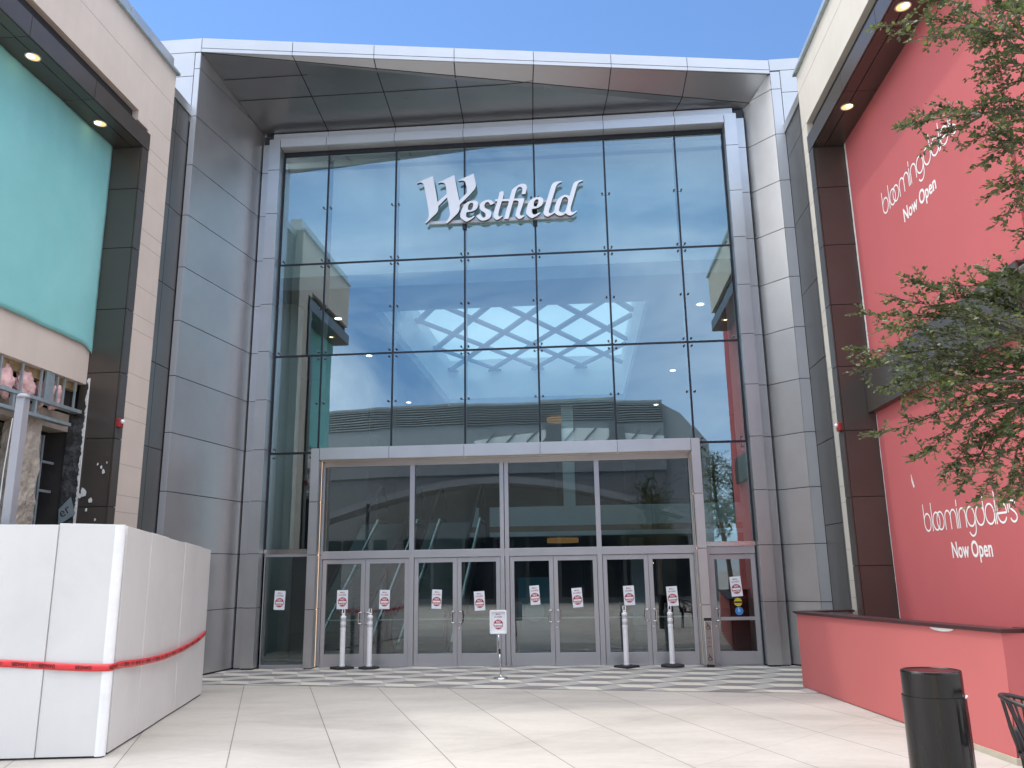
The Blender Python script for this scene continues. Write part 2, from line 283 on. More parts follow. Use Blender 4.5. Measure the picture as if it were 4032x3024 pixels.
# ------------------------------------------------------------------ builders
ORG = {}
class MB:
    def __init__(s): s.v = []; s.f = []; s.mi = []; s.mat = 0
    def face(s, *pts):
        b = len(s.v); s.v += [tuple(p) for p in pts]; s.f.append(tuple(range(b, b + len(pts)))); s.mi.append(s.mat)
    def hexa(s, p):   # p: 8 pts bottom 0-3 (ccw), top 4-7
        b = len(s.v); s.v += [tuple(q) for q in p]
        for f in ((0, 3, 2, 1), (4, 5, 6, 7), (0, 1, 5, 4), (1, 2, 6, 5), (2, 3, 7, 6), (3, 0, 4, 7)):
            s.f.append(tuple(b + i for i in f)); s.mi.append(s.mat)
    def box(s, x0, x1, y0, y1, z0, z1):
        x0, x1 = sorted((x0, x1)); y0, y1 = sorted((y0, y1)); z0, z1 = sorted((z0, z1))
        s.hexa([(x0, y0, z0), (x1, y0, z0), (x1, y1, z0), (x0, y1, z0), (x0, y0, z1), (x1, y0, z1), (x1, y1, z1), (x0, y1, z1)])
    def slab(s, P, U, V, u0, u1, v0, v1, n, th):
        """Rectangle u0..u1 x v0..v1 in the plane P+uU+vV, front on the plane, thickness th away from n."""
        P, U, V, n = Vector(P), Vector(U), Vector(V), Vector(n)
        q = [P + U * u + V * v for u, v in ((u0, v0), (u1, v0), (u1, v1), (u0, v1))]
        bk = [a - n * th for a in q]
        if (q[1] - q[0]).cross(q[3] - q[0]).dot(n) < 0: q.reverse(); bk.reverse()
        s.hexa(bk + q)
    def panels(s, P, U, V, us, vs_, n, th=.02, gap=.014):
        for i in range(len(us) - 1):
            for j in range(len(vs_) - 1):
                s.slab(P, U, V, us[i] + gap / 2, us[i + 1] - gap / 2, vs_[j] + gap / 2, vs_[j + 1] - gap / 2, n, th)
    def prism(s, pts, d):
        """Planar polygon pts extruded by vector d."""
        pts = [Vector(p) for p in pts]; d = Vector(d); n = len(pts); b = len(s.v)
        s.v += [tuple(p) for p in pts] + [tuple(p + d) for p in pts]
        s.f.append(tuple(range(b + n - 1, b - 1, -1))); s.f.append(tuple(range(b + n, b + 2 * n))); s.mi += [s.mat] * 2
        for i in range(n):
            j = (i + 1) % n; s.f.append((b + i, b + j, b + n + j, b + n + i)); s.mi.append(s.mat)
    def tube(s, path, r, n=8, cap=True):
        path = [Vector(p) for p in path]; k = len(path); rr = r if isinstance(r, (list, tuple)) else [r] * k
        b = len(s.v); up = None
        for i, p in enumerate(path):
            t = (path[min(i + 1, k - 1)] - path[max(i - 1, 0)]).normalized()
            if up is None:
                up = Vector((0, 0, 1)) if abs(t.z) < .9 else Vector((1, 0, 0))
            a = t.cross(up)
            if a.length < 1e-5: a = t.orthogonal()
            a.normalize(); c = a.cross(t).normalized(); up = c
            for j in range(n):
                w = 2 * math.pi * j / n; s.v.append(tuple(p + (a * math.cos(w) + c * math.sin(w)) * rr[i]))
        for i in range(k - 1):
            for j in range(n):
                q = (j + 1) % n; s.f.append((b + i * n + j, b + i * n + q, b + (i + 1) * n + q, b + (i + 1) * n + j)); s.mi.append(s.mat)
        if cap:
            s.f.append(tuple(b + j for j in range(n - 1, -1, -1))); s.f.append(tuple(b + (k - 1) * n + j for j in range(n))); s.mi += [s.mat] * 2
    def lathe(s, prof, c=(0, 0, 0), n=24, sx=1, sy=1, rot=0, cap=True):
        b = len(s.v); k = len(prof)
        for r, z in prof:
            for j in range(n):
                w = 2 * math.pi * j / n + rot; s.v.append((c[0] + r * sx * math.cos(w), c[1] + r * sy * math.sin(w), c[2] + z))
        for i in range(k - 1):
            for j in range(n):
                q = (j + 1) % n; s.f.append((b + i * n + j, b + i * n + q, b + (i + 1) * n + q, b + (i + 1) * n + j)); s.mi.append(s.mat)
        if cap and prof[0][0] > 1e-4: s.f.append(tuple(b + j for j in range(n - 1, -1, -1))); s.mi.append(s.mat)
        if cap and prof[-1][0] > 1e-4: s.f.append(tuple(b + (k - 1) * n + j for j in range(n))); s.mi.append(s.mat)
    def disc(s, c, nrm, r, th, n=28):
        nrm = Vector(nrm).normalized(); a = nrm.orthogonal().normalized(); b_ = nrm.cross(a); c = Vector(c)
        s.prism([c + (a * math.cos(2 * math.pi * i / n) + b_ * math.sin(2 * math.pi * i / n)) * r for i in range(n)], nrm * th)
    def sphere(s, c, r, n=10, m=6):
        s.lathe([(max(1e-5, r * math.sin(math.pi * i / m)), -r * math.cos(math.pi * i / m)) for i in range(m + 1)], c, n)
    def add_mesh(s, me, mat):
        b = len(s.v); s.v += [tuple(mat @ v.co) for v in me.vertices]
        for p in me.polygons: s.f.append(tuple(b + i for i in p.vertices)); s.mi.append(s.mat)
    def build(s, name, mats, parent=None, smooth=False, bevel=0, org=None):
        if not isinstance(mats, (list, tuple)): mats = [mats]
        O = Vector(ORG.get(parent.name, (0, 0, 0))) if parent else Vector(org or (0, 0, 0))
        me = D.meshes.new(name); me.from_pydata([tuple(Vector(v) - O) for v in s.v], [], s.f)
        for m in mats: me.materials.append(M_[m] if isinstance(m, str) else m)
        me.polygons.foreach_set('material_index', s.mi)
        if smooth: me.polygons.foreach_set('use_smooth', [True] * len(s.f))
        me.update()
        o = D.objects.new(name, me); COL.objects.link(o)
        if parent: o.parent = parent; ORG[o.name] = ORG[parent.name]
        else: o.location = O; ORG[o.name] = tuple(O)
        if bevel:
            b = o.modifiers.new('bevel', 'BEVEL'); b.width = bevel; b.segments = 2; b.limit_method = 'ANGLE'; b.angle_limit = R(40)
        return o
def tag(o, label, cat, group=None):
    o['label'] = label; o['category'] = cat
    if group: o['group'] = group
    return o
def struct(o, kind='structure'): o['kind'] = kind; return o
def thing(name, label, cat, loc=(0, 0, 0), group=None):
    o = D.objects.new(name, None); COL.objects.link(o); o.location = loc; o.empty_display_size = .2
    ORG[o.name] = tuple(loc); return tag(o, label, cat, group)
def copy_tree(o, parent=None):
    c = o.copy(); COL.objects.link(c); ORG[c.name] = ORG.get(o.name, (0, 0, 0))
    if parent: c.parent = parent
    for ch in list(o.children): copy_tree(ch, c)
    return c
def curve_mesh(cu):
    ob = D.objects.new('tmp', cu); COL.objects.link(ob)
    dg = bpy.context.evaluated_depsgraph_get(); dg.update()
    me = D.meshes.new_from_object(ob.evaluated_get(dg)); D.objects.remove(ob); D.curves.remove(cu); return me
def text_mesh(body, size, extrude=0., align='CENTER', bold=0., sx=1., space=1.):
    cu = D.curves.new('txt', 'FONT'); cu.body = body; cu.size = size; cu.extrude = extrude; cu.align_x = align; cu.offset = bold; cu.space_character = space; cu.resolution_u = 3
    me = curve_mesh(cu)
    if sx != 1:
        for v in me.vertices: v.co.x *= sx
    return me
def poly_mesh(loops, extrude, bev=0.):
    cu = D.curves.new('poly', 'CURVE'); cu.dimensions = '2D'; cu.fill_mode = 'BOTH'; cu.extrude = extrude; cu.bevel_depth = bev; cu.bevel_resolution = 1
    for lp in loops:
        sp = cu.splines.new('POLY'); sp.points.add(len(lp) - 1); sp.use_cyclic_u = True
        for p, q in zip(sp.points, lp): p.co = (q[0], q[1], 0, 1)
    return curve_mesh(cu)
def frame_mat(o, x, y):
    """Matrix mapping local XY to the plane with origin o and axes x, y."""
    x = Vector(x).normalized(); y = Vector(y).normalized(); z = x.cross(y)
    return Matrix(((x.x, y.x, z.x, o[0]), (x.y, y.y, z.y, o[1]), (x.z, y.z, z.z, o[2]), (0, 0, 0, 1)))
def smooth_path(pts, k=4):
    pts = [Vector(p) for p in pts]; o = []
    for i in range(len(pts) - 1):
        a, b, c, d = pts[max(i - 1, 0)], pts[i], pts[i + 1], pts[min(i + 2, len(pts) - 1)]
        for j in range(k):
            t = j / k; o.append(.5 * ((2 * b) + (c - a) * t + (2 * a - 5 * b + 4 * c - d) * t * t + (3 * b - a - 3 * c + d) * t ** 3))
    return o + [pts[-1]]
ZJ = [round(.115 + 1.02 * i, 3) for i in range(-1, 14)]      # cladding joint heights, 1.02 m module
def zs(z0, z1): return [z0] + [z for z in ZJ if z0 + .1 < z < z1 - .1] + [z1]

# ================================================================== ground
mb = MB(); mb.box(-400, 400, -400, 400, -.6, 0)
struct(mb.build('plaza_ground', 'concrete'))
# patterned paving band of three-coloured lozenges in front of the doors (one sheet, 4 mm above the concrete)
def clip(poly, planes):
    for (nx, ny, d) in planes:
        o = []
        for i in range(len(poly)):
            a, b = poly[i], poly[(i + 1) % len(poly)]; da = a[0] * nx + a[1] * ny - d; db = b[0] * nx + b[1] * ny - d
            if da >= 0: o.append(a)
            if (da >= 0) != (db >= 0):
                t = da / (da - db); o.append((a[0] + (b[0] - a[0]) * t, a[1] + (b[1] - a[1]) * t))
        poly = o
        if len(poly) < 3: return []
    return poly
mb = MB()
va, vc, vb = (.508, -.076), (.315, .292), (-.12, .355)
ox, oy = -4.055, -2.22
t1 = (vc[0] + vb[0], vc[1] + vb[1]); t2 = (va[0] + vc[0], va[1] + vc[1])
ex, ey = 1., -.132          # front edge of the band
ln = math.hypot(ex, ey); nrm = (-ey / ln, ex / ln); dd = nrm[0] * -4.87 + nrm[1] * -2.2
pl = [(nrm[0], nrm[1], dd), (0, -1, -.36), (1, 0, -6.0), (-1, 0, -6.0)]
for i in range(-30, 31):
    for j in range(-30, 31):
        px = ox + i * t1[0] + j * t2[0]; py = oy + i * t1[1] + j * t2[1]
        if not (-8 < px < 8 and -5 < py < 2.5): continue
        for k, (u, v, bx, by) in enumerate(((va, vc, 0, 0), (va, vb, vc[0], vc[1]), (vc, vb, 0, 0))):
            p = [(px + bx, py + by), (px + bx + u[0], py + by + u[1]), (px + bx + u[0] + v[0], py + by + u[1] + v[1]), (px + bx + v[0], py + by + v[1])]
            cx = sum(q[0] for q in p) / 4; cy = sum(q[1] for q in p) / 4
            p = [(cx + (q[0] - cx) * .988, cy + (q[1] - cy) * .97) for q in p]
            p = clip(p, pl)
            if p: mb.mat = (2, 0, 1)[k]; mb.face(*[(q[0], q[1], .006) for q in p])
mb.mat = 1
q = [(-6, dd / nrm[1] + 6 * nrm[0] / nrm[1]), (6, dd / nrm[1] - 6 * nrm[0] / nrm[1]), (6, .36), (-6, .36)]
mb.face(*[(a, b, .003) for a, b in q])
struct(mb.build('patterned_paving', ['pav_c', 'pav_l', 'pav_g']))

# ================================================================== mall entrance building
MALL = thing('mall_entrance_building', 'tall silver panelled mall entrance with a glass curtain wall and a slanting overhanging roof', 'building', (0, 0, 0))
A = Vector((-5.57, -2.5, 0)); Bp = Vector((5.7, -.6, 0))
FZ0, FZ1 = 11.69, 12.01
# roof fascia, slanting in plan from the front left to the back right
d = (Bp - A); L = d.length; d.normalize(); n = Vector((d.y, -d.x, 0))
mb = MB(); us = [0] + [L * t for t in (.152, .291, .430, .570, .709, .848)] + [L]
mb.panels(A, d, (0, 0, 1), us, [FZ0 + .095, FZ1], n, .02, .012)
mb.panels(A + n * .012, d, (0, 0, 1), us, [FZ0, FZ0 + .085], n, .03, .012)
mb.build('roof_fascia', 'silver_lt', MALL)
mb = MB(); mb.slab(A - n * .022, d, (0, 0, 1), 0, L, FZ0 + .01, FZ1 - .004, n, .25)
mb.prism([A + Vector((0, 0, FZ1 - .03)) - n * .3, Bp + Vector((0, 0, FZ1 - .03)) - n * .3, Vector((6.3, 4, FZ1 - .03)), Vector((-6.2, 4, FZ1 - .03))], (0, 0, -.08))
mb.build('roof_deck', 'joint', MALL)
# soffit facets: a light triangle in front, a dark one behind, with joint lines
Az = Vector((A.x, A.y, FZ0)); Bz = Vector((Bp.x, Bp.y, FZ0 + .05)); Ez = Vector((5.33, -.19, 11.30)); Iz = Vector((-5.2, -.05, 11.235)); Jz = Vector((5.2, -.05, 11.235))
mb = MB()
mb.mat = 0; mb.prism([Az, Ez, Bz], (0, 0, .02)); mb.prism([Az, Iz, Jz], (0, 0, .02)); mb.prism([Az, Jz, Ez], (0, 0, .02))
def plane_z(p, q, r, x, y):
    nn = (q - p).cross(r - p); return p.z - (nn.x * (x - p.x) + nn.y * (y - p.y)) / nn.z
def soff(x, y):
    # light facet in front of the fold line Az-Ez, dark one behind
    t = (x - Az.x) / (Ez.x - Az.x); yf = Az.y + (Ez.y - Az.y) * t
    return plane_z(Az, Ez, Bz, x, y) if y < yf else (plane_z(Az, Iz, Jz, x, y) if y > Az.y + (Jz.y - Az.y) * (x - Az.x) / (Jz.x - Az.x) else plane_z(Az, Jz, Ez, x, y))
mb.mat = 1
def strip(p, q, w=.011):
    p = Vector(p); q = Vector(q); t = (q - p).normalized(); s = t.cross(Vector((0, 0, 1))).normalized() * w
    o_ = Vector((0, 0, -.004))
    mb.face(p - s + o_, q - s + o_, q + s + o_, p + s + o_)
for k, x in enumerate((-3.75, -2.25, -.75, .75, 2.25, 3.75)):
    xf = (A + d * us[k + 1]); t = (x - Az.x) / (Ez.x - Az.x)
    # from the fascia to the fold, then from the fold to the wall
    yfold = Az.y + (Ez.y - Az.y) * ((xf.x + (x - xf.x) * .35) - Az.x) / (Ez.x - Az.x); xm = xf.x + (x - xf.x) * .35
    strip((xf.x, xf.y, soff(xf.x, xf.y + .001)), (xm, yfold, soff(xm, yfold - .002)))
    q = [(xm + (x - xm) * i / 12, yfold + .006 + (-.05 - yfold - .006) * i / 12) for i in range(13)]
    for a, b in zip(q, q[1:]): strip((*a, soff(*a)), (*b, soff(*b)))
strip(Az, Ez, .013)
def hs(x0, x1, y):
    n_ = max(2, int(abs(x1 - x0) / .2))
    for i in range(n_):
        a, b = x0 + (x1 - x0) * i / n_, x0 + (x1 - x0) * (i + 1) / n_; strip((a, y, soff(a, y)), (b, y, soff(b, y)))
hs(-5.42, -3.70, -1.77); hs(-5.36, .82, -1.18)
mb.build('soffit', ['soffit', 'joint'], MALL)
# side wings of the parapet
zw = [10.12, 11.18, 11.70, FZ1]
mb = MB(); mb.panels((-5.57, -2.5, 0), (-1, 0, 0), (0, 0, 1), [0, .115], zs(-.02, 11.69), (0, -1, 0)); mb.panels((-5.57, -2.5, 0), (-1, 0, 0), (0, 0, 1), [0.0, .9], [11.70, FZ1], (0, -1, 0))
mb.panels((-5.57, -2.5, 0), (-1, 0, 0), (0, 0, 1), [.115, .9], [10.2, 11.18, 11.70], (0, -1, 0))
mb.build('parapet_wing', 'silver_lt', MALL)
mb = MB(); mb.panels((5.7, -.6, 0), (1, 0, 0), (0, 0, 1), [0, .2], zs(-.02, 11.74), (0, -1, 0)); mb.panels((5.7, -.6, 0), (1, 0, 0), (0, 0, 1), [0, .9], [11.76, FZ1 + .02], (0, -1, 0))
mb.panels((5.7, -.6, 0), (1, 0, 0), (0, 0, 1), [.2, .9], [10.2, 11.25, 11.76], (0, -1, 0))
mb.build('parapet_wing', 'silver_lt', MALL)
mb = MB(); mb.box(-6.47, -5.575, -2.478, -2.3, 9.9, FZ1 - .01); mb.box(-5.68, -5.58, -2.478, -2.4, 0, 9.95); mb.build('wing_backing', 'joint', MALL)
mb = MB(); mb.box(5.71, 6.6, -.578, -.4, 9.9, FZ1 - .01); mb.box(5.71, 5.89, -.578, -.5, 0, 9.95); mb.build('wing_backing', 'joint', MALL)
# side reveals of the portal
for nm, F, I, nn in (('l', Vector((-5.57, -2.5, 0)), Vector((-5.215, -.05, 0)), 1), ('r', Vector((5.7, -.6, 0)), Vector((5.215, -.05, 0)), -1)):
    u = (I - F); l = u.length; u.normalize(); m = Vector((u.y, -u.x, 0))
    if m.x * nn < 0: m = -m
    mb = MB(); mb.panels(F, u, (0, 0, 1), [0.0, l], zs(.03, 11.68), m, .02, .014); mb.build('portal_reveal', 'silver', MALL)
    mb = MB(); mb.slab(F - m * .021, u, (0, 0, 1), 0, l + .02, 0, 11.66, m, .15); mb.build('reveal_backing', 'joint', MALL)
# portal frame posts and lintel round the curtain wall
for s in (-1, 1):
    mb = MB()
    mb.panels((s * 5.205, -.13, 0), (-s, 0, 0), (0, 0, 1), [0, .2], zs(.02, 11.0), (0, -1, 0), .02, .012)
    mb.panels((s * 5.02, -.26, 0), (-s, 0, 0), (0, 0, 1), [0, .25], zs(.03, 11.05), (0, -1, 0), .02, .012)
    mb.panels((s * 4.77, -.26, 0), (0, 1, 0), (0, 0, 1), [0, .30], zs(.03, 10.84), (-s, 0, 0), .02, .012)
    mb.panels((s * 5.02, -.26, 0), (0, 1, 0), (0, 0, 1), [0, .13], zs(.03, 11.05), (s, 0, 0), .02, .012)
    mb.build('frame_post', 'silver', MALL)
    mb = MB(); mb.box(s * 5.19, s * 5.0, -.108, .06, 0, 11.2); mb.box(s * 4.998, s * 4.792, -.238, .06, 0, 11.03)
    mb.build('frame_backing', 'joint', MALL)
xs = [-4.77, -3.75, -2.25, -.75, .75, 2.25, 3.75, 4.77]
mb = MB()
mb.panels((0, -.26, 0), (1, 0, 0), (0, 0, 1), xs, [10.845, 11.05], (0, -1, 0), .02, .012)
mb.panels((0, -.26, 10.845), (1, 0, 0), (0, 1, 0), xs, [0.022, .27], (0, 0, -1), .02, .012)
mb.panels((0, -.15, 0), (1, 0, 0), (0, 0, 1), [-4.98] + xs[1:-1] + [4.98], [11.06, 11.235], (0, -1, 0), .02, .012)
mb.build('lintel', 'silver_lt', MALL)
mb = MB(); mb.box(-4.76, 4.76, -.238, .1, 10.868, 11.04); mb.box(-4.97, 4.97, -.128, .1, 11.05, 11.23); mb.build('lintel_backing', 'joint', MALL)

# curtain wall: panes, mullions, spider fittings
ROWS = [4.14, 6.176, 8.203, 10.75]
XM = [-4.74, -3.75, -2.25, -.75, .75, 2.25, 3.75, 4.74]
def pane(x0, x1, z0, z1, y=0., mat='glass', th=.012, parent=MALL, name='glass_pane'):
    mb = MB()
    t4 = [rnd.uniform(-.003, .003) if mat == 'glass' else 0 for _ in range(3)]; t4.append(t4[0] + t4[2] - t4[1])   # each pane sits a touch out of true
    mb.mat = 0; mb.face((x0, y + t4[0], z0), (x1, y + t4[1], z0), (x1, y + t4[2], z1), (x0, y + t4[3], z1))
    mb.mat = 1; mb.face((x0, y + th, z0), (x0, y + th, z1), (x1, y + th, z1), (x1, y + th, z0))
    mb.mat = 2
    for a, b in (((x0, z0), (x1, z0)), ((x1, z0), (x1, z1)), ((x1, z1), (x0, z1)), ((x0, z1), (x0, z0))):
        mb.face((a[0], y, a[1]), (a[0], y + th, a[1]), (b[0], y + th, b[1]), (b[0], y, b[1]))
    return mb.build(name, [mat, 'glassb', 'glassedge'], parent)
for j in range(3):
    for i in range(7):
        z0 = ROWS[j]
        if j == 0 and 0 < i < 6: z0 = 4.17
        pane(XM[i] + .018, XM[i + 1] - .018, z0 + .016, ROWS[j + 1] - .016)
for s in (-1, 1): pane(min(s * 4.74, s * 3.82), max(s * 4.74, s * 3.82), 2.24, 4.124)
for x in XM[1:-1]:
    mb = MB(); mb.box(x - .019, x + .019, -.012, .02, 4.15, 10.75); mb.box(x - .012, x + .012, .02, .30, 4.15, 10.75)
    mb.build('mullion', 'mull', MALL)
for z in (6.176, 8.203):
    mb = MB(); mb.box(-4.75, 4.75, -.008, .018, z - .02, z + .02); mb.build('transom_bar', 'mull', MALL)
for s in (-1, 1):
    mb = MB(); mb.box(s * 4.75, s * 3.83, -.010, .02, 4.118, 4.162); mb.build('transom_bar', 'mull', MALL)
mb = MB(); mb.box(-4.76, 4.76, -.02, .03, 10.745, 10.85)
mb.box(-4.79, -4.738, -.02, .03, .0, 10.745); mb.box(4.738, 4.79, -.02, .03, 0., 10.745); mb.build('glazing_edge', 'mull', MALL)
def fitting(x, z, offs):
    mb = MB()
    if len(offs) == 2 and offs[0][0] == offs[1][0]: mb.tube([(x, .05, z - .09), (x, .05, z + .09)], .008, 5)
    for dx, dz in offs:
        mb.mat = 0; mb.sphere((x + dx, -.035, z + dz), .022, 10, 6); mb.tube([(x + dx, -.03, z + dz), (x + dx, .03, z + dz)], .009, 6)
        mb.mat = 0; mb.tube([(x + dx, .04, z + dz), (x, .08, z + dz * .3)], .008, 5)
    mb.build('glass_fitting', ['fitting'], MALL, smooth=True)
q4 = [(-.075, .075), (.075, .075), (-.075, -.075), (.075, -.075)]
for x in XM[1:-1]:
    for z in (6.176, 8.203): fitting(x, z, q4)
    for z in (5.16, 7.19, 9.48): fitting(x, z, [(-.075, 0), (.075, 0)])
for s in (-1, 1):
    for z in (4.14, 6.176, 8.203):
        fitting(s * 4.66, z, [(0, .09), (0, -.09)] if z < 5 else [(0, .07)])
    fitting(s * 3.9, 4.14, [(0, .09), (0, -.09)])

# entrance header: projecting portal with LED line
mb = MB(); hx = [-3.83, -3.655, -2.25, -.75, .75, 2.25, 3.655, 3.83]
mb.panels((0, -.2, 0), (1, 0, 0), (0, 0, 1), hx[1:-1], [3.965, 4.205], (0, -1, 0), .02, .008)
for s in (-1, 1):
    mb.panels((s * 3.83, -.2, 0), (-s, 0, 0), (0, 0, 1), [0, .175], [.02, 1.09, 2.115, 3.14, 4.205], (0, -1, 0), .02, .012)
    mb.panels((s * 3.655, -.2, 0), (0, 1, 0), (0, 0, 1), [0.02, .20], [.02, 1.09, 2.115, 3.14, 3.96], (-s, 0, 0), .02, .012)
    mb.panels((s * 3.655, -.2, 0), (0, 1, 0), (0, 0, 1), [.212, .40], [.02, 1.09, 2.115, 3.14, 3.96], (-s, 0, 0), .02, .012)
    mb.panels((s * 3.83, -.2, 0), (0, 1, 0), (0, 0, 1), [0.02, .22], [.02, 1.09, 2.115, 3.14, 4.2], (s, 0, 0), .02, .012)
mb.panels((0, -.2, 3.962), (1, 0, 0), (0, 1, 0), hx[1:-1], [.022, .19], (0, 0, -1), .02, .01)
mb.panels((0, -.2, 3.962), (1, 0, 0), (0, 1, 0), hx[1:-1], [.205, .40], (0, 0, -1), .02, .01)
mb.panels((0, -.2, 4.206), (1, 0, 0), (0, 1, 0), hx[1:-1], [.0, .195], (0, 0, 1), .02, .01)
mb.build('entrance_header', 'silver', MALL)
mb = MB(); mb.box(-3.81, 3.81, -.178, -.014, 3.985, 4.183); mb.box(-3.64, 3.64, -.178, .24, 3.99, 4.1)
for s in (-1, 1): mb.box(s * 3.81, s * 3.677, -.178, .24, 0, 4.18)
mb.build('header_backing', 'joint', MALL)
mb = MB()
for s in (-1, 1): mb.box(s * 3.672, s * 3.662, -.001, .007, .03, 3.955)
mb.box(-3.65, -1.75, -.002, .006, 3.970, 3.978); mb.box(-1.6, 1.7, -.002, .006, 3.970, 3.978); mb.box(1.85, 3.65, -.002, .006, 3.970, 3.978)
mb.build('led_strip', 'led', MALL)
# door bays
BAY = [(-3.63, -1.89), (-1.79, -.09), (.09, 1.785), (1.885, 3.63)]
YD = .20
mb = MB(); mb.box(-3.66, 3.66, YD - .05, YD + .08, 2.035, 2.185); mb.build('door_head_rail', 'alu', MALL, bevel=.004)
mb = MB(); mb.box(-3.66, 3.66, YD - .035, YD + .08, 3.86, 3.975); mb.build('transom_head', 'alu', MALL, bevel=.004)
for x0, x1 in ((-1.888, -1.792), (-.088, -.006), (.006, .088), (1.787, 1.883)):
    mb = MB(); mb.box(x0, x1, YD - .055, YD + .10, 0, 3.86); mb.build('door_mullion', 'alu', MALL, bevel=.004)
for s in (-1, 1):
    mb = MB(); mb.box(s * 3.66, s * 3.632, YD - .03, YD + .08, 0, 3.86); mb.build('door_jamb', 'alu', MALL)
mb = MB(); mb.box(-3.66, 3.66, YD - .09, YD + .12, 0, .012); mb.build('door_threshold', 'steel', MALL)
for x0, x1 in BAY:
    pane(x0 + .004, x1 - .004, 2.187, 3.858, YD + .015, 'doorglass', name='transom_window')
def door(x0, x1, z1, y, hs, mid=None, bot=.235, parent=MALL):
    """Aluminium door leaf; hs = side of the pull handle."""
    st = .082; mb = MB()
    mb.box(x0, x0 + st, y - .022, y + .022, .012, z1); mb.box(x1 - st, x1, y - .022, y + .022, .012, z1)
    mb.box(x0 + st, x1 - st, y - .021, y + .021, .012, bot); mb.box(x0 + st, x1 - st, y - .021, y + .021, z1 - .09, z1)
    if mid: mb.box(x0 + st, x1 - st, y - .02, y + .02, mid - .03, mid + .03)
    dr = mb.build('door', 'alu', parent, bevel=.003)
    pane(x0 + st, x1 - st, bot, z1 - .09, y + .004, 'doorglass', .008, dr, 'door_glass')
    hx = (x1 - st / 2) if hs > 0 else (x0 + st / 2); mb = MB(); r = .013
    sx = -hs * .055
    pth = [(hx, y - .02, .79), (hx, y - .075, .795), (hx + sx * .4, y - .085, .80), (hx + sx, y - .085, .82), (hx + sx, y - .085, .99), (hx + sx * .4, y - .085, 1.01), (hx, y - .075, 1.015), (hx, y - .02, 1.02)]
    mb.tube(smooth_path(pth, 3), r, 8); mb.build('door_handle', 'steel', dr, smooth=True)
    if not mid:
        mb = MB(); mb.tube([(x0 + st + .002, y + .045, .865), (x1 - st - .002, y + .045, .865)], .0135, 8); mb.build('push_bar', 'whitepaint', dr, smooth=True)
    if hs < 0:
        mb = MB(); mb.disc((x0 + st / 2, y - .022, .70), (0, -1, 0), .016, .01, 14); mb.build('lock_cylinder', 'steel', dr)
    return dr
for x0, x1 in BAY:
    c = (x0 + x1) / 2
    door(x0 + .004, c - .003, 2.028, YD, 1); door(c + .003, x1 - .004, 2.028, YD, -1)
door(3.895, 4.735, 2.0, .03, -1, mid=.83, bot=.25)
mb = MB(); mb.box(3.855, 4.775, -.015, .06, 2.008, 2.145); mb.box(4.737, 4.775, -.015, .06, 0, 2.008); mb.box(3.855, 3.893, -.015, .06, 0, 2.008); mb.build('side_door_frame', 'alu', MALL, bevel=.003)
mb = MB(); mb.box(3.84, 4.76, -.03, .05, 2.150, 2.236); mb.build('side_beam', 'steel', MALL)
mb = MB(); mb.box(-4.76, -3.84, -.03, .05, 2.150, 2.236); mb.build('side_beam', 'steel', MALL)
mb = MB(); mb.box(-4.79, -3.84, -.02, .05, 0, .07); mb.box(-4.79, -3.84, -.02, .05, 2.09, 2.148); mb.box(-4.79, -4.725, -.02, .05, .07, 2.09); mb.build('sidelight_frame', 'alu', MALL, bevel=.003)
pane(-4.725, -3.84, .07, 2.09, .01, 'doorglass', name='sidelight_glass')

# ---- interior seen through the glass
mb = MB(); mb.box(-8, 8, .38, 26, -.05, .008); mb.build('interior_floor', 'infloor', MALL)
CZ = 8.0; OX0, OX1, OY0, OY1 = -3.4, 3.3, 2.78, 14.7
mb = MB(); mb.box(-8, OX0, 1.0, 26, CZ, CZ + .3); mb.box(OX1, 8, 1.0, 26, CZ, CZ + .3); mb.box(OX0, OX1, 1.0, OY0, CZ, CZ + .3); mb.box(OX0, OX1, OY1, 26, CZ, CZ + .3)
mb.build('interior_ceiling', 'inceil', MALL)
mb = MB(); mb.box(-8, 8, 1.0, 1.12, CZ + .302, 11.15); mb.build('bulkhead', 'inwall', MALL)
WT = 9.85
mb = MB(); mb.box(OX0 - .1, OX0, OY0, OY1, CZ + .302, WT); mb.box(OX1, OX1 + .1, OY0, OY1, CZ + .302, WT); mb.box(OX0 - .1, OX1 + .1, OY0 - .1, OY0, CZ + .302, WT); mb.box(OX0 - .1, OX1 + .1, OY1, OY1 + .1, CZ + .302, WT)
mb.build('skylight_well', 'inwall', MALL)
mb = MB(); mb.box(OX0 - .1, OX1 + .1, OY0 - .1, OY1 + .1, WT + .002, WT + .04); mb.build('skylight_diffuser', 'diffuser', MALL)
mb = MB(); W_, H_ = 1.675, 3.2
def seg(p, q):
    # clip a lattice diagonal to the well
    dx, dy = q[0] - p[0], q[1] - p[1]; t0, t1_ = 0., 1.
    for a, dlt, lo, hi in ((p[0], dx, OX0, OX1), (p[1], dy, OY0, OY1)):
        ta, tb = (lo - a) / dlt, (hi - a) / dlt
        if ta > tb: ta, tb = tb, ta
        t0 = max(t0, ta); t1_ = min(t1_, tb)
    if t1_ - t0 < .01: return
    a = Vector((p[0] + dx * t0, p[1] + dy * t0, 0)); b = Vector((p[0] + dx * t1_, p[1] + dy * t1_, 0)); t = (b - a).normalized(); s_ = Vector((-t.y, t.x, 0)) * .098
    mb.hexa([a - s_ + Vector((0, 0, 9.36)), b - s_ + Vector((0, 0, 9.36)), b + s_ + Vector((0, 0, 9.36)), a + s_ + Vector((0, 0, 9.36)), a - s_ + Vector((0, 0, 9.43)), b - s_ + Vector((0, 0, 9.43)), b + s_ + Vector((0, 0, 9.43)), a + s_ + Vector((0, 0, 9.43))])
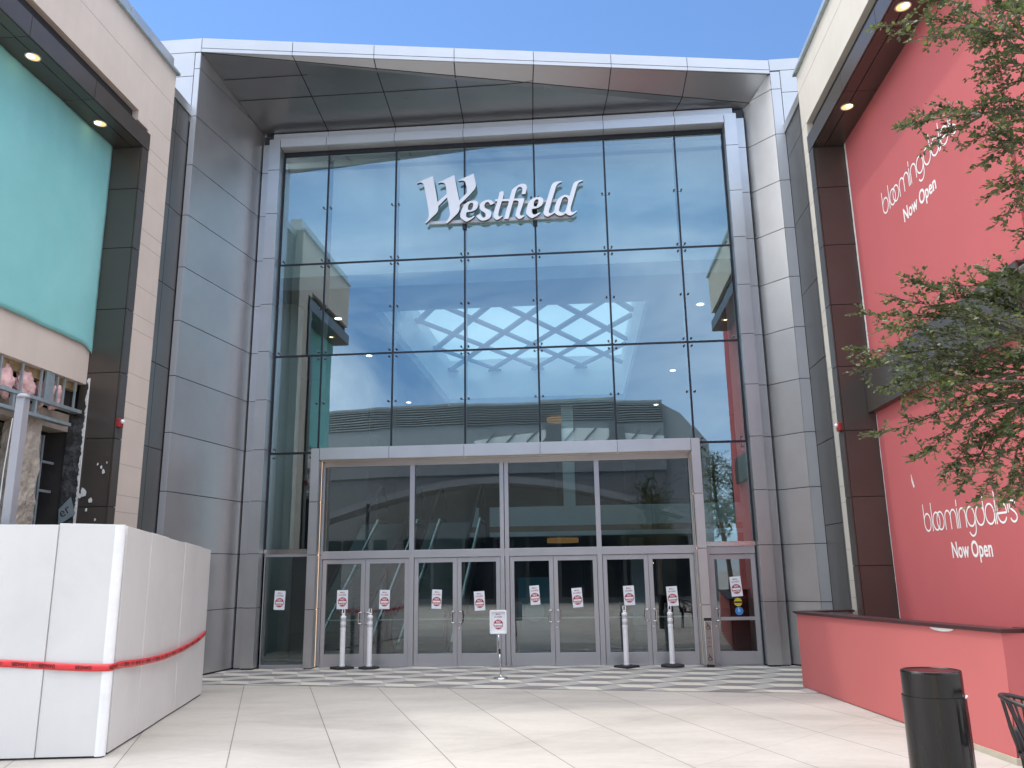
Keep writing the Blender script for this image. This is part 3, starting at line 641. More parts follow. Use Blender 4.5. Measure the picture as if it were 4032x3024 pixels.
for i in range(-6, 11):
    x = OX0 + .1 + i * W_
    seg((x, OY0 - 1.2), (x + W_ * 5, OY0 - 1.2 + H_ * 5)); seg((x, OY0 - 1.2), (x - W_ * 5, OY0 - 1.2 + H_ * 5))
mb.build('skylight_lattice', 'lattice', MALL)
mb = MB(); mb.box(-8.2, OX0 - .5, 1.0, 26, 10.9, 11.0); mb.box(OX1 + .5, 8.2, 1., 26, 10.9, 11.); mb.box(OX0 - .5, OX1 + .5, 1., OY0 - .5, 10.9, 11.); mb.box(OX0 - .5, OX1 + .5, OY1 + .5, 26, 10.9, 11.); mb.build('roof_slab', 'inwall', MALL)
mb = MB(); mb.box(-8.2, -8, -.2, 26, 0, 11.2); mb.box(8, 8.2, -.2, 26, 0, 11.2); mb.box(-8.2, 8.2, 26, 26.2, 0, 11.2); mb.build('interior_wall', 'indark', MALL)
for s in (-1, 1):
    mb = MB(); mb.box(s * 8.0, s * 5.3, .02, .14, 0, 11.0); mb.box(s * 5.3, s * 4.86, .08, .2, 0, 11.0); mb.box(s * 5.35, s * 5.15, .2, 1.0, 0, 11.0); mb.build('jamb_wall', 'inwall', MALL)
    mb = MB(); mb.lathe([(.32, 0), (.32, 8.0)], (s * 5.3, 2.2, 0), 20); mb.build('interior_column', 'inwall', MALL, smooth=True)
mb = MB(); mb.box(-1.2, 8, 8.6, 26, 2.77, 3.1); mb.build('upper_floor', 'inceil', MALL)
mb = MB(); mb.mat = 0; mb.box(-1.2, 8, 8.50, 8.6, 2.75, 2.88); mb.box(-1.2, 8, 8.50, 8.6, 3.05, 3.62); mb.mat = 1; mb.box(-1.2, 8, 8.505, 8.6, 2.88, 3.05)
mb.build('balcony_front', ['inwall', 'wood'], MALL)
mb = MB(); mb.box(-8, 8, 22, 22.2, 0, 2.76); mb.box(-8, -5.2, 9.5, 9.6, 0, 8)
mb.build('shop_wall', 'indark', MALL)
mb = MB()
for x in (-5, -1, 3.2): mb.box(x, x + 2.6, 21.9, 21.98, .3, 2.6)
for x in (-2.5, 1, 4.4): mb.box(x, x + 2.8, 25.85, 25.95, 4.4, 7.2)
mb.build('shop_front', 'oppglass', MALL)
mb = MB(); mb.box(-1.2, -.75, 11.5, 11.95, 0, 2.77); mb.box(3.1, 3.55, 11.5, 11.95, 0, 2.77); mb.box(.9, 1.35, 15, 15.45, 3.12, 8); mb.build('interior_pillar', 'inwall', MALL)
# escalators
def escalator(x, lab):
    T = thing('escalator', lab, 'escalator', (x, 2.2, 0), 'escalators inside the mall')
    y0, y1, y2, H = 2.2, 7.4, 8.5, 3.1
    w = .62; mb = MB(); pr = [(y0 - .6, 0), (y0 + .6, 0), (y1, H - .5), (y2, H - .5), (y2, H), (y1, H), (y0, .12), (y0 - .6, .12)]
    mb.prism([(x - w, a, b) for a, b in pr], (2 * w, 0, 0)); mb.build('truss', 'escm', T)
    mb = MB(); n_ = 26
    for i in range(n_): mb.box(x - .5, x + .5, y0 + (y1 - y0) * i / n_, y0 + (y1 - y0) * (i + 1) / n_ - .01, .13 + (H - .13) * i / n_, .13 + (H - .13) * (i + 1) / n_ + .02)
    mb.build('steps', 'escm', T)
    for s in (-1, 1):
        xx = x + s * .58; pth = [(y0 - .5, .15), (y0 - .75, .45), (y0 - .7, .85), (y0 - .4, 1.02), (y0 + .1, 1.08), (y1, H + .95), (y2 - .4, H + .95), (y2 - .1, H + .8), (y2, H + .5)]
        mb = MB(); mb.prism([(xx - .006, a, b) for a, b in pth + [(y2, H), (y1, H), (y0, .12)]], (.012, 0, 0)); mb.build('balustrade', 'doorglass', T)
        mb = MB(); mb.tube(smooth_path([(xx, a, b) for a, b in pth], 4), .04, 8); mb.build('handrail', 'rubber', T, smooth=True)
        mb = MB(); mb.tube([(xx, y0, .25), (xx, y1, H + .12), (xx, y2, H + .12)], .05, 6); mb.build('skirt_trim', 'steel', T)
escalator(-3.75, 'left one of two escalators climbing inside behind the leftmost glass doors')
escalator(-1.95, 'right one of two escalators climbing inside behind the second pair of doors')
for i, (x, y, z, lab) in enumerate(((-4.4, 3.16, CZ, 'nearest left of the small round ceiling lights inside the upper glass'), (-4.54, 6.77, CZ, 'small round ceiling light inside, middle of the left row'), (-4.78, 13.6, CZ, 'small round ceiling light inside, farthest of the left row'), (4.57, 3.18, CZ, 'nearest right of the small round ceiling lights inside the upper glass'), (4.64, 9.92, CZ, 'small round ceiling light inside, middle of the right row'), (4.6, 15.5, CZ, 'small round ceiling light inside, farthest of the right row'))):
    mb = MB(); mb.lathe([(.085, -.012), (.085, .0)], (x, y, z), 18); tag(mb.build('ceiling_light', 'lampin', None, org=(x, y, z)), lab, 'ceiling light', 'recessed lights in the mall ceiling')
for x, y, z, lab in ((.92, 10.5, 2.75, 'glowing orange ring light under the balcony behind the middle doors'), (.75, 17.5, 7.95, 'glowing orange ring light high on the upper floor ceiling')):
    mb = MB(); mb.lathe([(.42, -.14), (.5, -.14), (.5, 0), (.42, 0), (.42, -.14)], (x, y, z), 30); tag(mb.build('ring_light', 'ring', None, org=(x, y, z)), lab, 'ring light', 'ring lights inside the mall')
T = thing('information_board', 'blue-green upright notice board standing inside behind the third pair of doors', 'notice board', (.5, 1.2, 0))
mb = MB(); mb.box(.17, .80, 1.2, 1.25, .1, 1.62); mb.build('panel', 'tealbd', T, bevel=.01)
mb = MB(); mb.box(.1, .87, 1.05, 1.4, 0, .1); mb.build('foot', 'escm', T)
mb = MB(); mb.disc((.50, 1.199, .95), (0, -1, 0), .2, .003, 36); mb.build('printed_circle', pbr('pale_teal', (.22, .42, .46), .5), T)

# ================================================================== lettering on rails in front of the upper glass
SIGN = thing('lettering_sign', 'white italic three-dimensional lettering on rails in front of the upper glass', 'sign', (0, -.17, 9.3))
SIGN_OUT={'W':[[(-1.758,9.868),(-1.753,9.876),(-1.415,10.014),(-1.409,10.007),(-1.387,9.895),(-1.355,9.701),(-1.307,9.411),(-1.3,9.414),(-1.114,9.578),(-1.108,9.592),(-1.128,9.746),(-1.14,9.79),(-1.151,9.814),(-1.173,9.841),(-1.195,9.85),(-1.213,9.854),(-1.249,9.853),(-1.293,9.837),(-1.302,9.85),(-0.951,10.01),(-0.945,10.0),(-0.924,9.869),(-0.884,9.646),(-0.842,9.416),(-0.689,9.573),(-0.676,9.606),(-0.678,9.654),(-0.685,9.711),(-0.696,9.769),(-0.706,9.818),(-0.715,9.839),(-0.733,9.861),(-0.755,9.873),(-0.804,9.876),(-0.853,9.866),(-0.862,9.882),(-0.537,10.021),(-0.531,10.011),(-0.507,9.893),(-0.485,9.786),(-0.485,9.738),(-0.496,9.696),(-0.517,9.656),(-0.557,9.609),(-0.645,9.509),(-0.827,9.33),(-0.834,9.302),(-0.833,9.245),(-0.84,9.203),(-0.858,9.159),(-0.884,9.12),(-0.937,9.067),(-1.095,8.915),(-1.108,8.91),(-1.128,8.936),(-1.073,9.013),(-1.053,9.054),(-1.042,9.086),(-1.036,9.119),(-1.047,9.181),(-1.07,9.352),(-1.104,9.504),(-1.282,9.321),(-1.291,9.303),(-1.29,9.251),(-1.299,9.208),(-1.316,9.172),(-1.343,9.14),(-1.387,9.1),(-1.553,8.933),(-1.571,8.95),(-1.519,9.017),(-1.5,9.054),(-1.491,9.087),(-1.486,9.129),(-1.512,9.329),(-1.569,9.646),(-1.595,9.772),(-1.606,9.811),(-1.619,9.846),(-1.635,9.865),(-1.656,9.877),(-1.682,9.881),(-1.714,9.875),(-1.749,9.86)]],'e':[[(-0.769,9.251),(-0.743,9.306),(-0.699,9.351),(-0.646,9.381),(-0.584,9.397),(-0.522,9.398),(-0.487,9.392),(-0.461,9.378),(-0.445,9.351),(-0.442,9.309),(-0.449,9.257),(-0.463,9.225),(-0.488,9.196),(-0.523,9.172),(-0.585,9.151),(-0.682,9.144),(-0.692,9.12),(-0.699,9.078),(-0.696,9.049),(-0.682,9.027),(-0.651,9.009),(-0.625,9.006),(-0.594,9.014),(-0.533,9.052),(-0.515,9.035),(-0.594,8.974),(-0.678,8.931),(-0.695,8.931),(-0.752,8.963),(-0.805,9.013),(-0.821,9.042),(-0.822,9.075),(-0.817,9.117),(-0.8,9.177)],[(-0.659,9.217),(-0.653,9.273),(-0.643,9.303),(-0.628,9.33),(-0.602,9.35),(-0.571,9.353),(-0.553,9.341),(-0.543,9.305),(-0.548,9.272),(-0.558,9.235),(-0.58,9.195),(-0.602,9.183),(-0.633,9.187),(-0.651,9.197)]],'s':[[(-0.091,9.32),(-0.179,9.276),(-0.198,9.319),(-0.217,9.344),(-0.237,9.352),(-0.263,9.346),(-0.29,9.324),(-0.305,9.287),(-0.307,9.254),(-0.299,9.226),(-0.278,9.206),(-0.234,9.18),(-0.19,9.151),(-0.169,9.12),(-0.162,9.087),(-0.167,9.045),(-0.187,8.999),(-0.209,8.975),(-0.236,8.959),(-0.271,8.944),(-0.306,8.935),(-0.341,8.932),(-0.376,8.939),(-0.419,8.964),(-0.454,9.004),(-0.487,9.048),(-0.397,9.09),(-0.375,9.042),(-0.353,9.011),(-0.332,8.997),(-0.31,8.999),(-0.29,9.017),(-0.279,9.051),(-0.283,9.084),(-0.305,9.113),(-0.366,9.154),(-0.393,9.182),(-0.407,9.212),(-0.411,9.246),(-0.404,9.283),(-0.382,9.329),(-0.36,9.353),(-0.329,9.373),(-0.276,9.394),(-0.241,9.4),(-0.206,9.402),(-0.179,9.396),(-0.158,9.383)]],'tfi':[[(-0.08,9.402),(-0.017,9.401),(0.013,9.52),(0.008,9.554),(0.071,9.579),(0.093,9.577),(0.104,9.562),(0.105,9.506),(0.082,9.401),(0.226,9.393),(0.273,9.563),(0.282,9.595),(0.3,9.618),(0.38,9.68),(0.424,9.706),(0.468,9.722),(0.521,9.727),(0.551,9.72),(0.577,9.702),(0.594,9.677),(0.6,9.639),(0.564,9.49),(0.481,9.489),(0.5,9.569),(0.503,9.602),(0.497,9.628),(0.48,9.648),(0.449,9.659),(0.427,9.654),(0.405,9.637),(0.378,9.595),(0.351,9.52),(0.323,9.394),(0.545,9.396),(0.526,9.312),(0.448,9.082),(0.443,9.045),(0.447,9.021),(0.464,9.002),(0.516,9.008),(0.533,8.989),(0.481,8.954),(0.437,8.931),(0.419,8.932),(0.385,8.959),(0.351,8.994),(0.345,9.022),(0.352,9.059),(0.408,9.253),(0.415,9.3),(0.412,9.323),(0.402,9.342),(0.379,9.353),(0.331,9.354),(0.309,9.348),(0.267,9.214),(0.198,8.946),(0.107,8.946),(0.144,9.098),(0.21,9.32),(0.21,9.339),(0.195,9.349),(0.073,9.354),(0.059,9.338),(-0.004,9.125),(-0.015,9.069),(-0.014,9.037),(-0.006,9.015),(0.012,9.004),(0.069,9.028),(0.08,9.01),(0.011,8.956),(-0.041,8.936),(-0.063,8.939),(-0.085,8.961),(-0.112,8.995),(-0.119,9.028),(-0.114,9.075),(-0.082,9.204),(-0.033,9.341),(-0.037,9.355),(-0.081,9.36)]],'e2':[[(0.607,9.242),(0.62,9.274),(0.643,9.316),(0.668,9.344),(0.696,9.369),(0.766,9.398),(0.836,9.404),(0.875,9.401),(0.905,9.389),(0.931,9.366),(0.941,9.332),(0.938,9.295),(0.927,9.253),(0.91,9.226),(0.892,9.203),(0.831,9.165),(0.77,9.149),(0.7,9.144),(0.691,9.116),(0.688,9.079),(0.694,9.05),(0.711,9.025),(0.737,9.013),(0.763,9.014),(0.789,9.025),(0.855,9.06),(0.873,9.041),(0.801,8.984),(0.709,8.938),(0.687,8.935),(0.636,8.965),(0.585,9.019),(0.572,9.046),(0.57,9.076),(0.58,9.131)],[(0.733,9.254),(0.736,9.282),(0.745,9.308),(0.765,9.337),(0.793,9.354),(0.822,9.353),(0.835,9.333),(0.836,9.3),(0.829,9.263),(0.813,9.224),(0.79,9.197),(0.762,9.192),(0.741,9.205),(0.733,9.226)]],'ld':[[(1.336,9.74),(1.336,9.719),(1.288,9.704),(1.257,9.685),(1.234,9.66),(1.218,9.633),(1.207,9.605),(1.055,9.106),(1.043,9.069),(1.045,9.05),(1.057,9.034),(1.083,9.025),(1.109,9.028),(1.135,9.046),(1.162,9.072),(1.169,9.128),(1.182,9.192),(1.215,9.275),(1.235,9.316),(1.26,9.347),(1.291,9.376),(1.331,9.4),(1.375,9.422),(1.405,9.427),(1.444,9.414),(1.491,9.391),(1.563,9.623),(1.575,9.66),(1.595,9.687),(1.626,9.709),(1.697,9.736),(1.779,9.743),(1.781,9.722),(1.739,9.712),(1.7,9.692),(1.673,9.662),(1.649,9.608),(1.509,9.147),(1.502,9.1),(1.504,9.058),(1.514,9.033),(1.535,9.02),(1.561,9.021),(1.618,9.055),(1.63,9.033),(1.568,8.985),(1.507,8.953),(1.481,8.953),(1.447,8.964),(1.397,9.008),(1.344,8.974),(1.292,8.958),(1.258,8.961),(1.228,8.974),(1.199,8.996),(1.169,9.03),(1.104,8.991),(1.038,8.955),(1.008,8.955),(0.978,8.967),(0.948,8.998),(0.938,9.023),(0.938,9.061),(0.951,9.13),(1.008,9.314),(1.107,9.62),(1.128,9.674),(1.153,9.701),(1.184,9.72),(1.254,9.742)],[(1.261,9.085),(1.268,9.127),(1.281,9.178),(1.328,9.316),(1.345,9.347),(1.369,9.374),(1.4,9.379),(1.425,9.369),(1.444,9.347),(1.457,9.318),(1.457,9.29),(1.447,9.234),(1.418,9.124),(1.403,9.073),(1.385,9.043),(1.355,9.024),(1.32,9.024),(1.29,9.037),(1.269,9.059)]]}
for k, loops in SIGN_OUT.items():
    me = poly_mesh(loops, .004); mb = MB(); mb.add_mesh(me, frame_mat((0, -.174, 0), (1, 0, 0), (0, 0, 1)))
    me2 = poly_mesh(loops, .036); mb.mat = 1; mb.add_mesh(me2, frame_mat((0, -.132, 0), (1, 0, 0), (0, 0, 1)))
    mb.build('sign_letter', ['signw', 'signside'], SIGN)
for z0, z1, xa, xb in ((8.945, 9.01, -1.50, 1.52), (9.315, 9.375, -1.02, 1.45)):
    mb = MB(); mb.box(xa, xb, -.094, -.045, z0, z1); mb.build('sign_rail', 'rail', SIGN)
for x in (-.75, .75):
    mb = MB(); mb.box(x - .045, x + .045, -.045, -.013, 8.82, 9.42); mb.build('sign_bracket', 'mull', SIGN)

# ================================================================== side buildings
def side_building(s, X, YC, lab, wallmat, topz):
    """s = -1 left / +1 right; X face plane, YC far corner (towards the mall)."""
    T = thing('shop_building', lab, 'building', (s * X, YC, 0))
    FY0, FY1 = (YC - .73, YC - .93) if s < 0 else (YC - .28, YC - .52)   # outer / inner edge of the dark frame jamb
    YE = -7.8
    xin = s * (X + .45)                                                    # recessed wall plane
    sx = lambda v: s * v
    # plaster wall above and beside the frame
    mb = MB()
    mb.box(sx(X), sx(X + .4), YE, YC, 9.20, topz); mb.box(sx(X), sx(X + .4), FY0 - (.32 if s < 0 else .0), YC, 9.03, 9.20) if s < 0 else None
    mb.box(sx(X), sx(X + .4), FY0, YC, 0, 9.20 if s > 0 else 9.03)
    mb.mat = 1
    for z in ([9.93] + [z for z in (5.85, 5.60, 4.88, 4.41, 4.16, 3.44, 2.97, 2.72, 2.0, 1.53, 1.28, .56, 7.30, 7.05, 6.33, 8.74, 8.5, 7.78)]):
        y0 = YE if z > 9.3 else FY0 + .004
        mb.box(sx(X - .0015), sx(X + .01), y0, YC - .003, z - .004, z + .004)
    mb.box(sx(X - .0015), sx(X + .01), FY0 + .004, YC - .003, 9.218, 9.226)
    mb.build('plaster_wall', [wallmat, pbr('plaster_joint', (.40, .34, .28), .9, 0, .05)], T)
    # coping and set-back parapet
    mb = MB(); mb.box(sx(X - .06), sx(X + .42), YE, YC + .04, topz, topz + .045); mb.build('coping', 'zinc', T)
    mb = MB(); mb.panels((s * (X + .06), 0, 0), (0, 1, 0), (0, 0, 1), [YE, -6.4, -4.9, YC + .0], [topz + .05, topz + .34], (-s, 0, 0), .3, .012); mb.build('parapet', 'silver', T)
    # dark metal frame round the shopfront
    XF = X - .05 if s < 0 else X - .02
    mb = MB()
    hy = [YE + .02, -7.19, -5.74, FY0 + .01] if s < 0 else [YE + .02, -6.2, -4.75, FY0 + .01]
    mb.panels((s * XF, 0, 0), (0, 1, 0), (0, 0, 1), hy, [8.63, 8.94], (-s, 0, 0), .02, .01)
    mb.panels((s * XF, 0, 8.63), (0, 1, 0), (s, 0, 0), hy, [0.022, .20], (0, 0, -1), .02, .01)
    mb.panels((s * XF, 0, 8.63), (0, 1, 0), (s, 0, 0), hy, [.205, .62], (0, 0, -1), .02, .01)
    mb.panels((s * XF, 0, 8.94), (0, 1, 0), (s, 0, 0), hy, [.0, .10], (0, 0, 1), .02, .01)
    mb.panels((s * XF, FY0, 0), (0, -1, 0), (0, 0, 1), [0, FY0 - FY1], [.03] + [.73 + 1.02 * i for i in range(8)] + [8.62], (-s, 0, 0), .02, .012)
    mb.panels((s * XF, FY1, 0), (s, 0, 0), (0, 0, 1), [.0215, .64 if s < 0 else .56], [.03] + [.73 + 1.02 * i for i in range(8)] + [8.60], (0, -1, 0), .02, .012)
    mb.build('shopfront_frame', 'dark', T)
    mb = MB(); mb.box(s * (XF + .022), s * (XF + .66), FY1 + .022, FY0 - .005, 0, 8.66); mb.box(s * (XF + .022), s * (XF + .66), YE, FY0 - .01, 8.652, 8.92)
    mb.box(s * (X + .1), s * (X + .42), YE, FY0 - .33 if s < 0 else FY0, 8.93, 9.21)
    mb.build('frame_backing', 'joint', T)
    # bronze-grey cladding running back from the corner to the mall portal
    xw = 5.70 if s < 0 else 5.90; yb = -2.5 if s < 0 else -.6
    mb = MB(); mb.panels((s * xw, YC, 0), (0, 1, 0), (0, 0, 1), [-.4, (yb - YC) * .52, yb - YC], [.03] + [z - (.05 if s < 0 else .0) for z in (1.0, 2.47, 3.93, 5.38, 6.84, 8.30, 9.76)] + [10.33], (-s, 0, 0), .02, .014)
    mb.build('return_cladding', 'darkwall', T)
    mb = MB(); mb.box(s * (xw + .021), s * (xw + .3), YC - .4, yb + .2, 0, 10.31); mb.build('return_backing', 'joint', T)
    mb = MB(); mb.box(s * (xw - .025), s * (xw + .3), YC - .3, yb - .002, 10.335, 10.52); mb.build('return_coping', 'silver', T)
    # building mass behind
    mb = MB(); mb.box(s * (X + 4.5), s * (X + 9), YE, 0, 0, topz - .1); mb.box(s * (X + .43), s * (X + 9), YE, YC - .1, topz - .4, topz - .05)
    mb.build('rear_block', wallmat, T)
    return T, FY1
LB, LY1 = side_building(-1, 5.5, -3.46, 'beige plaster shop building with a dark metal frame and a torn-open front', 'beige', 10.55)
RB, RY1 = side_building(1, 5.6, -2.63, 'grey-beige plaster shop building with a dark frame around coral red banners', 'beige2', 10.31)
# ---- left building: spandrel, stripped opening, dark inside
mb = MB(); mb.box(-5.985, -6.12, -7.78, LY1 - .003, 4.63, 5.75); mb.build('spandrel', 'beige', LB)
mb = MB(); mb.box(-6.0, -6.14, -7.78, LY1, 5.75, 8.7); mb.build('banner_backing', 'osb', LB)
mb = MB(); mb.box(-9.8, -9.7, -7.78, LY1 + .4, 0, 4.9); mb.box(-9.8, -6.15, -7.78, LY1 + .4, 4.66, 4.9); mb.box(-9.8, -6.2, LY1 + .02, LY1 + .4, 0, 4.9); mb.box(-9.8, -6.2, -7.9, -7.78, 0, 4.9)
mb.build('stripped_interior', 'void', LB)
mb = MB(); rr = random.Random(3)
for y in (-7.74, -7.45, -7.05, -6.62, -6.2, -5.78, -5.38, -5.02, -4.86, -4.6): mb.box(-6.01, -6.035, y - .014, y + .014, 4.22, 4.625)
mb.box(-6.0, -6.03, -5.30, -5.12, 4.22, 4.626)
mb.box(-5.99, -6.12, -7.78, LY1 - .03, 4.17, 4.218); mb.box(-5.995, -6.1, -7.78, LY1 - .25, 3.94, 3.985)
for y in (-7.4, -6.5, -5.9, -5.45): mb.box(-6.0, -6.05, y - .02, y + .02, 3.985, 4.17)
mb.build('stud_framing', 'zinc', LB)
mb = MB(); yy = -7.78
while yy < LY1 - .1:
    w = rr.uniform(.34, .42); mb.box(-6.10, -6.20, yy, min(yy + w - .012, LY1 - .04), 4.50 + rr.uniform(-.02, .02), 4.627); yy += w
mb.build('timber_blocking', 'osb', LB)
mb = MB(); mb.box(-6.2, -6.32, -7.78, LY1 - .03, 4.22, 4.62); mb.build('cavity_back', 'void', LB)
rr = random.Random(12)
for i, (y, w, zc, lab) in enumerate(((-6.38, .30, 4.36, 'pink insulation wad bulging between studs, leftmost in the torn wall'), (-5.98, .24, 4.33, 'small pink insulation wad drooping right of the leftmost bulge'), (-5.58, .30, 4.37, 'pink insulation wad in the middle of the exposed studs'), (-5.21, .1, 4.34, 'thin pink insulation tuft beside the wide grey steel stud'), (-4.94, .24, 4.36, 'pink insulation wad between the last studs beside the dark frame'))):
    bm = bmesh.new(); bmesh.ops.create_icosphere(bm, subdivisions=4, radius=1)
    for v in bm.verts:
        p = v.co.copy(); k = 1 + .42 * noise.noise(p * 1.5 + Vector((i * 7, 0, 0))) + .26 * noise.noise(p * 3.6 + Vector((i, 5, 0))) + .10 * noise.noise(p * 9)
        v.co = Vector((max(-.8, p.x) * .085, p.y * w * .66, p.z * .20)) * k
    me = D.meshes.new('insulation_wad'); bm.to_mesh(me); bm.free(); me.materials.append(M_['pink']); me.polygons.foreach_set('use_smooth', [True] * len(me.polygons))
    o = D.objects.new('insulation_wad', me); COL.objects.link(o); o.location = (-6.12, y, zc)
    tag(o, lab, 'insulation', 'pink insulation in the stripped wall')
def rough_box(mb, x0, x1, y0, y1, z0, z1, amp, seed, nz_=30, nh=8):
    """Box with a broken, uneven surface."""
    ring = []
    pts = []
    for i in range(nh): pts.append((x0 + (x1 - x0) * i / nh, y0))
    for i in range(nh): pts.append((x1, y0 + (y1 - y0) * i / nh))
    for i in range(nh): pts.append((x1 - (x1 - x0) * i / nh, y1))
    for i in range(nh): pts.append((x0, y1 - (y1 - y0) * i / nh))
    b = len(mb.v); n = len(pts); cx, cy = (x0 + x1) / 2, (y0 + y1) / 2
    for k in range(nz_ + 1):
        z = z0 + (z1 - z0) * k / nz_
        for p in pts:
            q = Vector((p[0] * 7, p[1] * 7, z * 5 + seed)); a = 1 + amp * (noise.noise(q) + .5 * noise.noise(q * 2.7))
            mb.v.append((cx + (p[0] - cx) * a, cy + (p[1] - cy) * a, z))
    for k in range(nz_):
        for j in range(n):
            q = (j + 1) % n; mb.f.append((b + k * n + j, b + k * n + q, b + (k + 1) * n + q, b + (k + 1) * n + j)); mb.mi.append(mb.mat)
    mb.f.append(tuple(b + nz_ * n + j for j in range(n))); mb.mi.append(mb.mat)
mb = MB(); rough_box(mb, -6.44, -6.12, -5.47, -5.08, 0, 3.98, .16, 3., 60, 8); mb.build('concrete_column', 'rawconc', LB)
mb = MB(); mb.box(-6.2, -6.5, -7.78, LY1, 3.90, 4.16); rough_box(mb, -6.9, -6.6, -7.7, -4.5, 3.5, 3.9, .06, 9., 8, 20); mb.build('raw_beam', 'rawconc', LB)
for y in (-4.98, -4.80, -4.73, -6.2, -6.6):
    mb = MB(); mb.box(-6.33, -6.36, y - .018, y + .018, 0, 3.8); mb.build('inner_stud', 'zinc', LB)
for z in (2.98, 3.40):
    mb = MB(); mb.box(-6.325, -6.355, -4.712, -4.45, z, z + .035); mb.build('inner_stud', 'zinc', LB)
mb = MB(); mb.slab((-5.95, LY1 - .006, 0), (-1, 0, 0), (0, 0, 1), 0, .26, 0, 4.15, (0, -1, 0), .1); mb.build('membrane_strip', 'membrane', LB)
mb = MB(); rr = random.Random(5); pts = []; z = 2.1
while z < 4.76:
    pts.append((z, max(.004, .022 + .03 * noise.noise(Vector((z * 6, 0, 2))) + .03 * noise.noise(Vector((z * 17, 3, 0)))))); z += .035
for (a, wa_), (b, wb_) in zip(pts, pts[1:]):
    y_ = LY1 - .012 - .012 * rr.random(); mb.hexa([(-5.925, y_, a), (-5.93 - wa_, y_, a), (-5.93 - wa_, LY1, a), (-5.925, LY1, a), (-5.925, y_, b), (-5.93 - wb_, y_, b), (-5.93 - wb_, LY1, b), (-5.925, LY1, b)])
mb.build('foam_edge', 'foam', LB)
for x, z, r in ((-5.60, 3.35, .02), (-5.56, 3.28, .03), (-5.66, 3.40, .014), (-5.84, 2.98, .05), (-5.90, 2.93, .035), (-5.72, 2.86, .03), (-5.77, 2.72, .02), (-5.62, 2.58, .02), (-5.52, 3.42, .012)):
    mb = MB(); n_ = 9; mb.prism([(x + r * (.5 + .6 * rr.random()) * math.cos(6.283 * i / n_), LY1 - .0215, z + r * 1.5 * (.5 + .7 * rr.random()) * math.sin(6.283 * i / n_)) for i in range(n_)], (0, -.004, 0)); mb.build('plaster_splash', 'foam', LB)
mb = MB(); mb.prism([(-5.93, LY1 - .03, 2.66), (-6.17, LY1 - .03, 2.50), (-6.19, LY1 - .03, 2.74), (-6.02, LY1 - .03, 2.92)], (0, -.004, 0)); st = mb.build('torn_sticker', 'zinc', LB)
me = text_mesh('er', .2, 0); mb = MB(); mb.add_mesh(me, frame_mat((-6.06, LY1 - .036, 2.66), (1, 0, .75), (-.75, 0, 1))); mb.build('sticker_text', 'void', st)

# ---- teal banner hung over the left upper front: slack cloth with a flared hem
NX, NZ = 60, 48; y0, y1 = -7.76, LY1 - .004; zt, zb = 8.66, 5.21
mb = MB(); P = []
for j in range(NZ + 1):
    v = j / NZ; row = []
    for i in range(NX + 1):
        u = i / NX; y = y0 + (y1 - y0) * u
        z = zt + (zb - zt) * v + (.0 if v < .9 else -.003 * math.sin(u * 31) * (v - .9) * 10)
        if v > .8: z -= (v - .8) * 5 * (.13 * max(0, (u - .9) * 10) ** 3)
        bul = .007 * noise.noise(Vector((y * 1.1, z * .8, 0))) + .010 * noise.noise(Vector((y * 6, z * .9, 3))) * max(0, 1 - v * 2.2) + .004 * math.exp(-((v - .97) / .03) ** 2) * (1 + .8 * math.sin(u * 17)) + .004 * noise.noise(Vector((y * 5, z * 5, 1)))
        yy = y + (.035 * max(0, (v - .85) / .15) ** 2 if u > .97 else 0)
        row.append((-5.955 + bul, yy, z))
    P.append(row)
def grid(mb, P):
    b = len(mb.v); h = len(P); w = len(P[0])
    for r in P: mb.v += r
    for j in range(h - 1):
        for i in range(w - 1): mb.f.append((b + j * w + i, b + j * w + i + 1, b + (j + 1) * w + i + 1, b + (j + 1) * w + i)); mb.mi.append(mb.mat)
grid(mb, P)
o = tag(mb.build('cloth_banner', 'teal', None, smooth=True, org=(-5.94, -6.5, 5.3)), 'large plain teal cloth hung over the upper left shopfront', 'banner')
so = o.modifiers.new('thick', 'SOLIDIFY'); so.thickness = .006; so.offset = -1

# ---- coral banners on the right building with their lettering, and the dark beam between them
XB = 6.1
def wall_rect(mb, x, ya, yb, z0, z1, th): mb.box(x, x + th, yb, ya, z0, z1)
UB = thing('wall_banner', 'upper coral red banner with white shop lettering, above the dark beam', 'banner', (XB, -6, 4.8))
mb = MB(); wall_rect(mb, XB - .01, RY1 - .075, -7.8, 4.79, 8.64, .03); mb.build('banner_sheet', 'red', UB)
mb = MB(); mb.box(6.125, 6.155, -9.0, -7.803, 0, 9.9); mb.build('set_back_sheet', 'red', UB)
mb = MB(); rr = random.Random(8); z = 4.8
while z < 8.6:
    h = rr.uniform(.05, .2); mb.box(XB - .012, XB + .02, RY1 - .075, RY1 - .012 - rr.uniform(0, .012), z, min(z + h, 8.62)); z += h
mb.build('banner_edge', 'foam', UB)
LBN = thing('wall_banner', 'lower coral red banner with white shop lettering, below the dark beam', 'banner', (XB, -6, 0))
mb = MB(); wall_rect(mb, XB - .01, RY1 - .04, -7.8, .0, 4.12, .03); mb.build('banner_sheet', 'red', LBN)
mb = MB(); rr = random.Random(18); z = .0
while z < 4.05:
    h = rr.uniform(.05, .2); mb.box(XB - .012, XB + .02, RY1 - .04, RY1 - .018 - rr.uniform(0, .012), z, min(z + h, 4.06)); z += h
mb.build('banner_edge', 'foam', LBN)
mb = MB(); mb.prism([(XB - .012, -4.22, 2.98), (XB - .012, -4.25, 2.9), (XB - .012, -4.29, 2.8), (XB - .012, -4.26, 2.78), (XB - .012, -4.215, 2.88)], (-.003, 0, 0)); mb.build('torn_patch', 'foam', LBN)
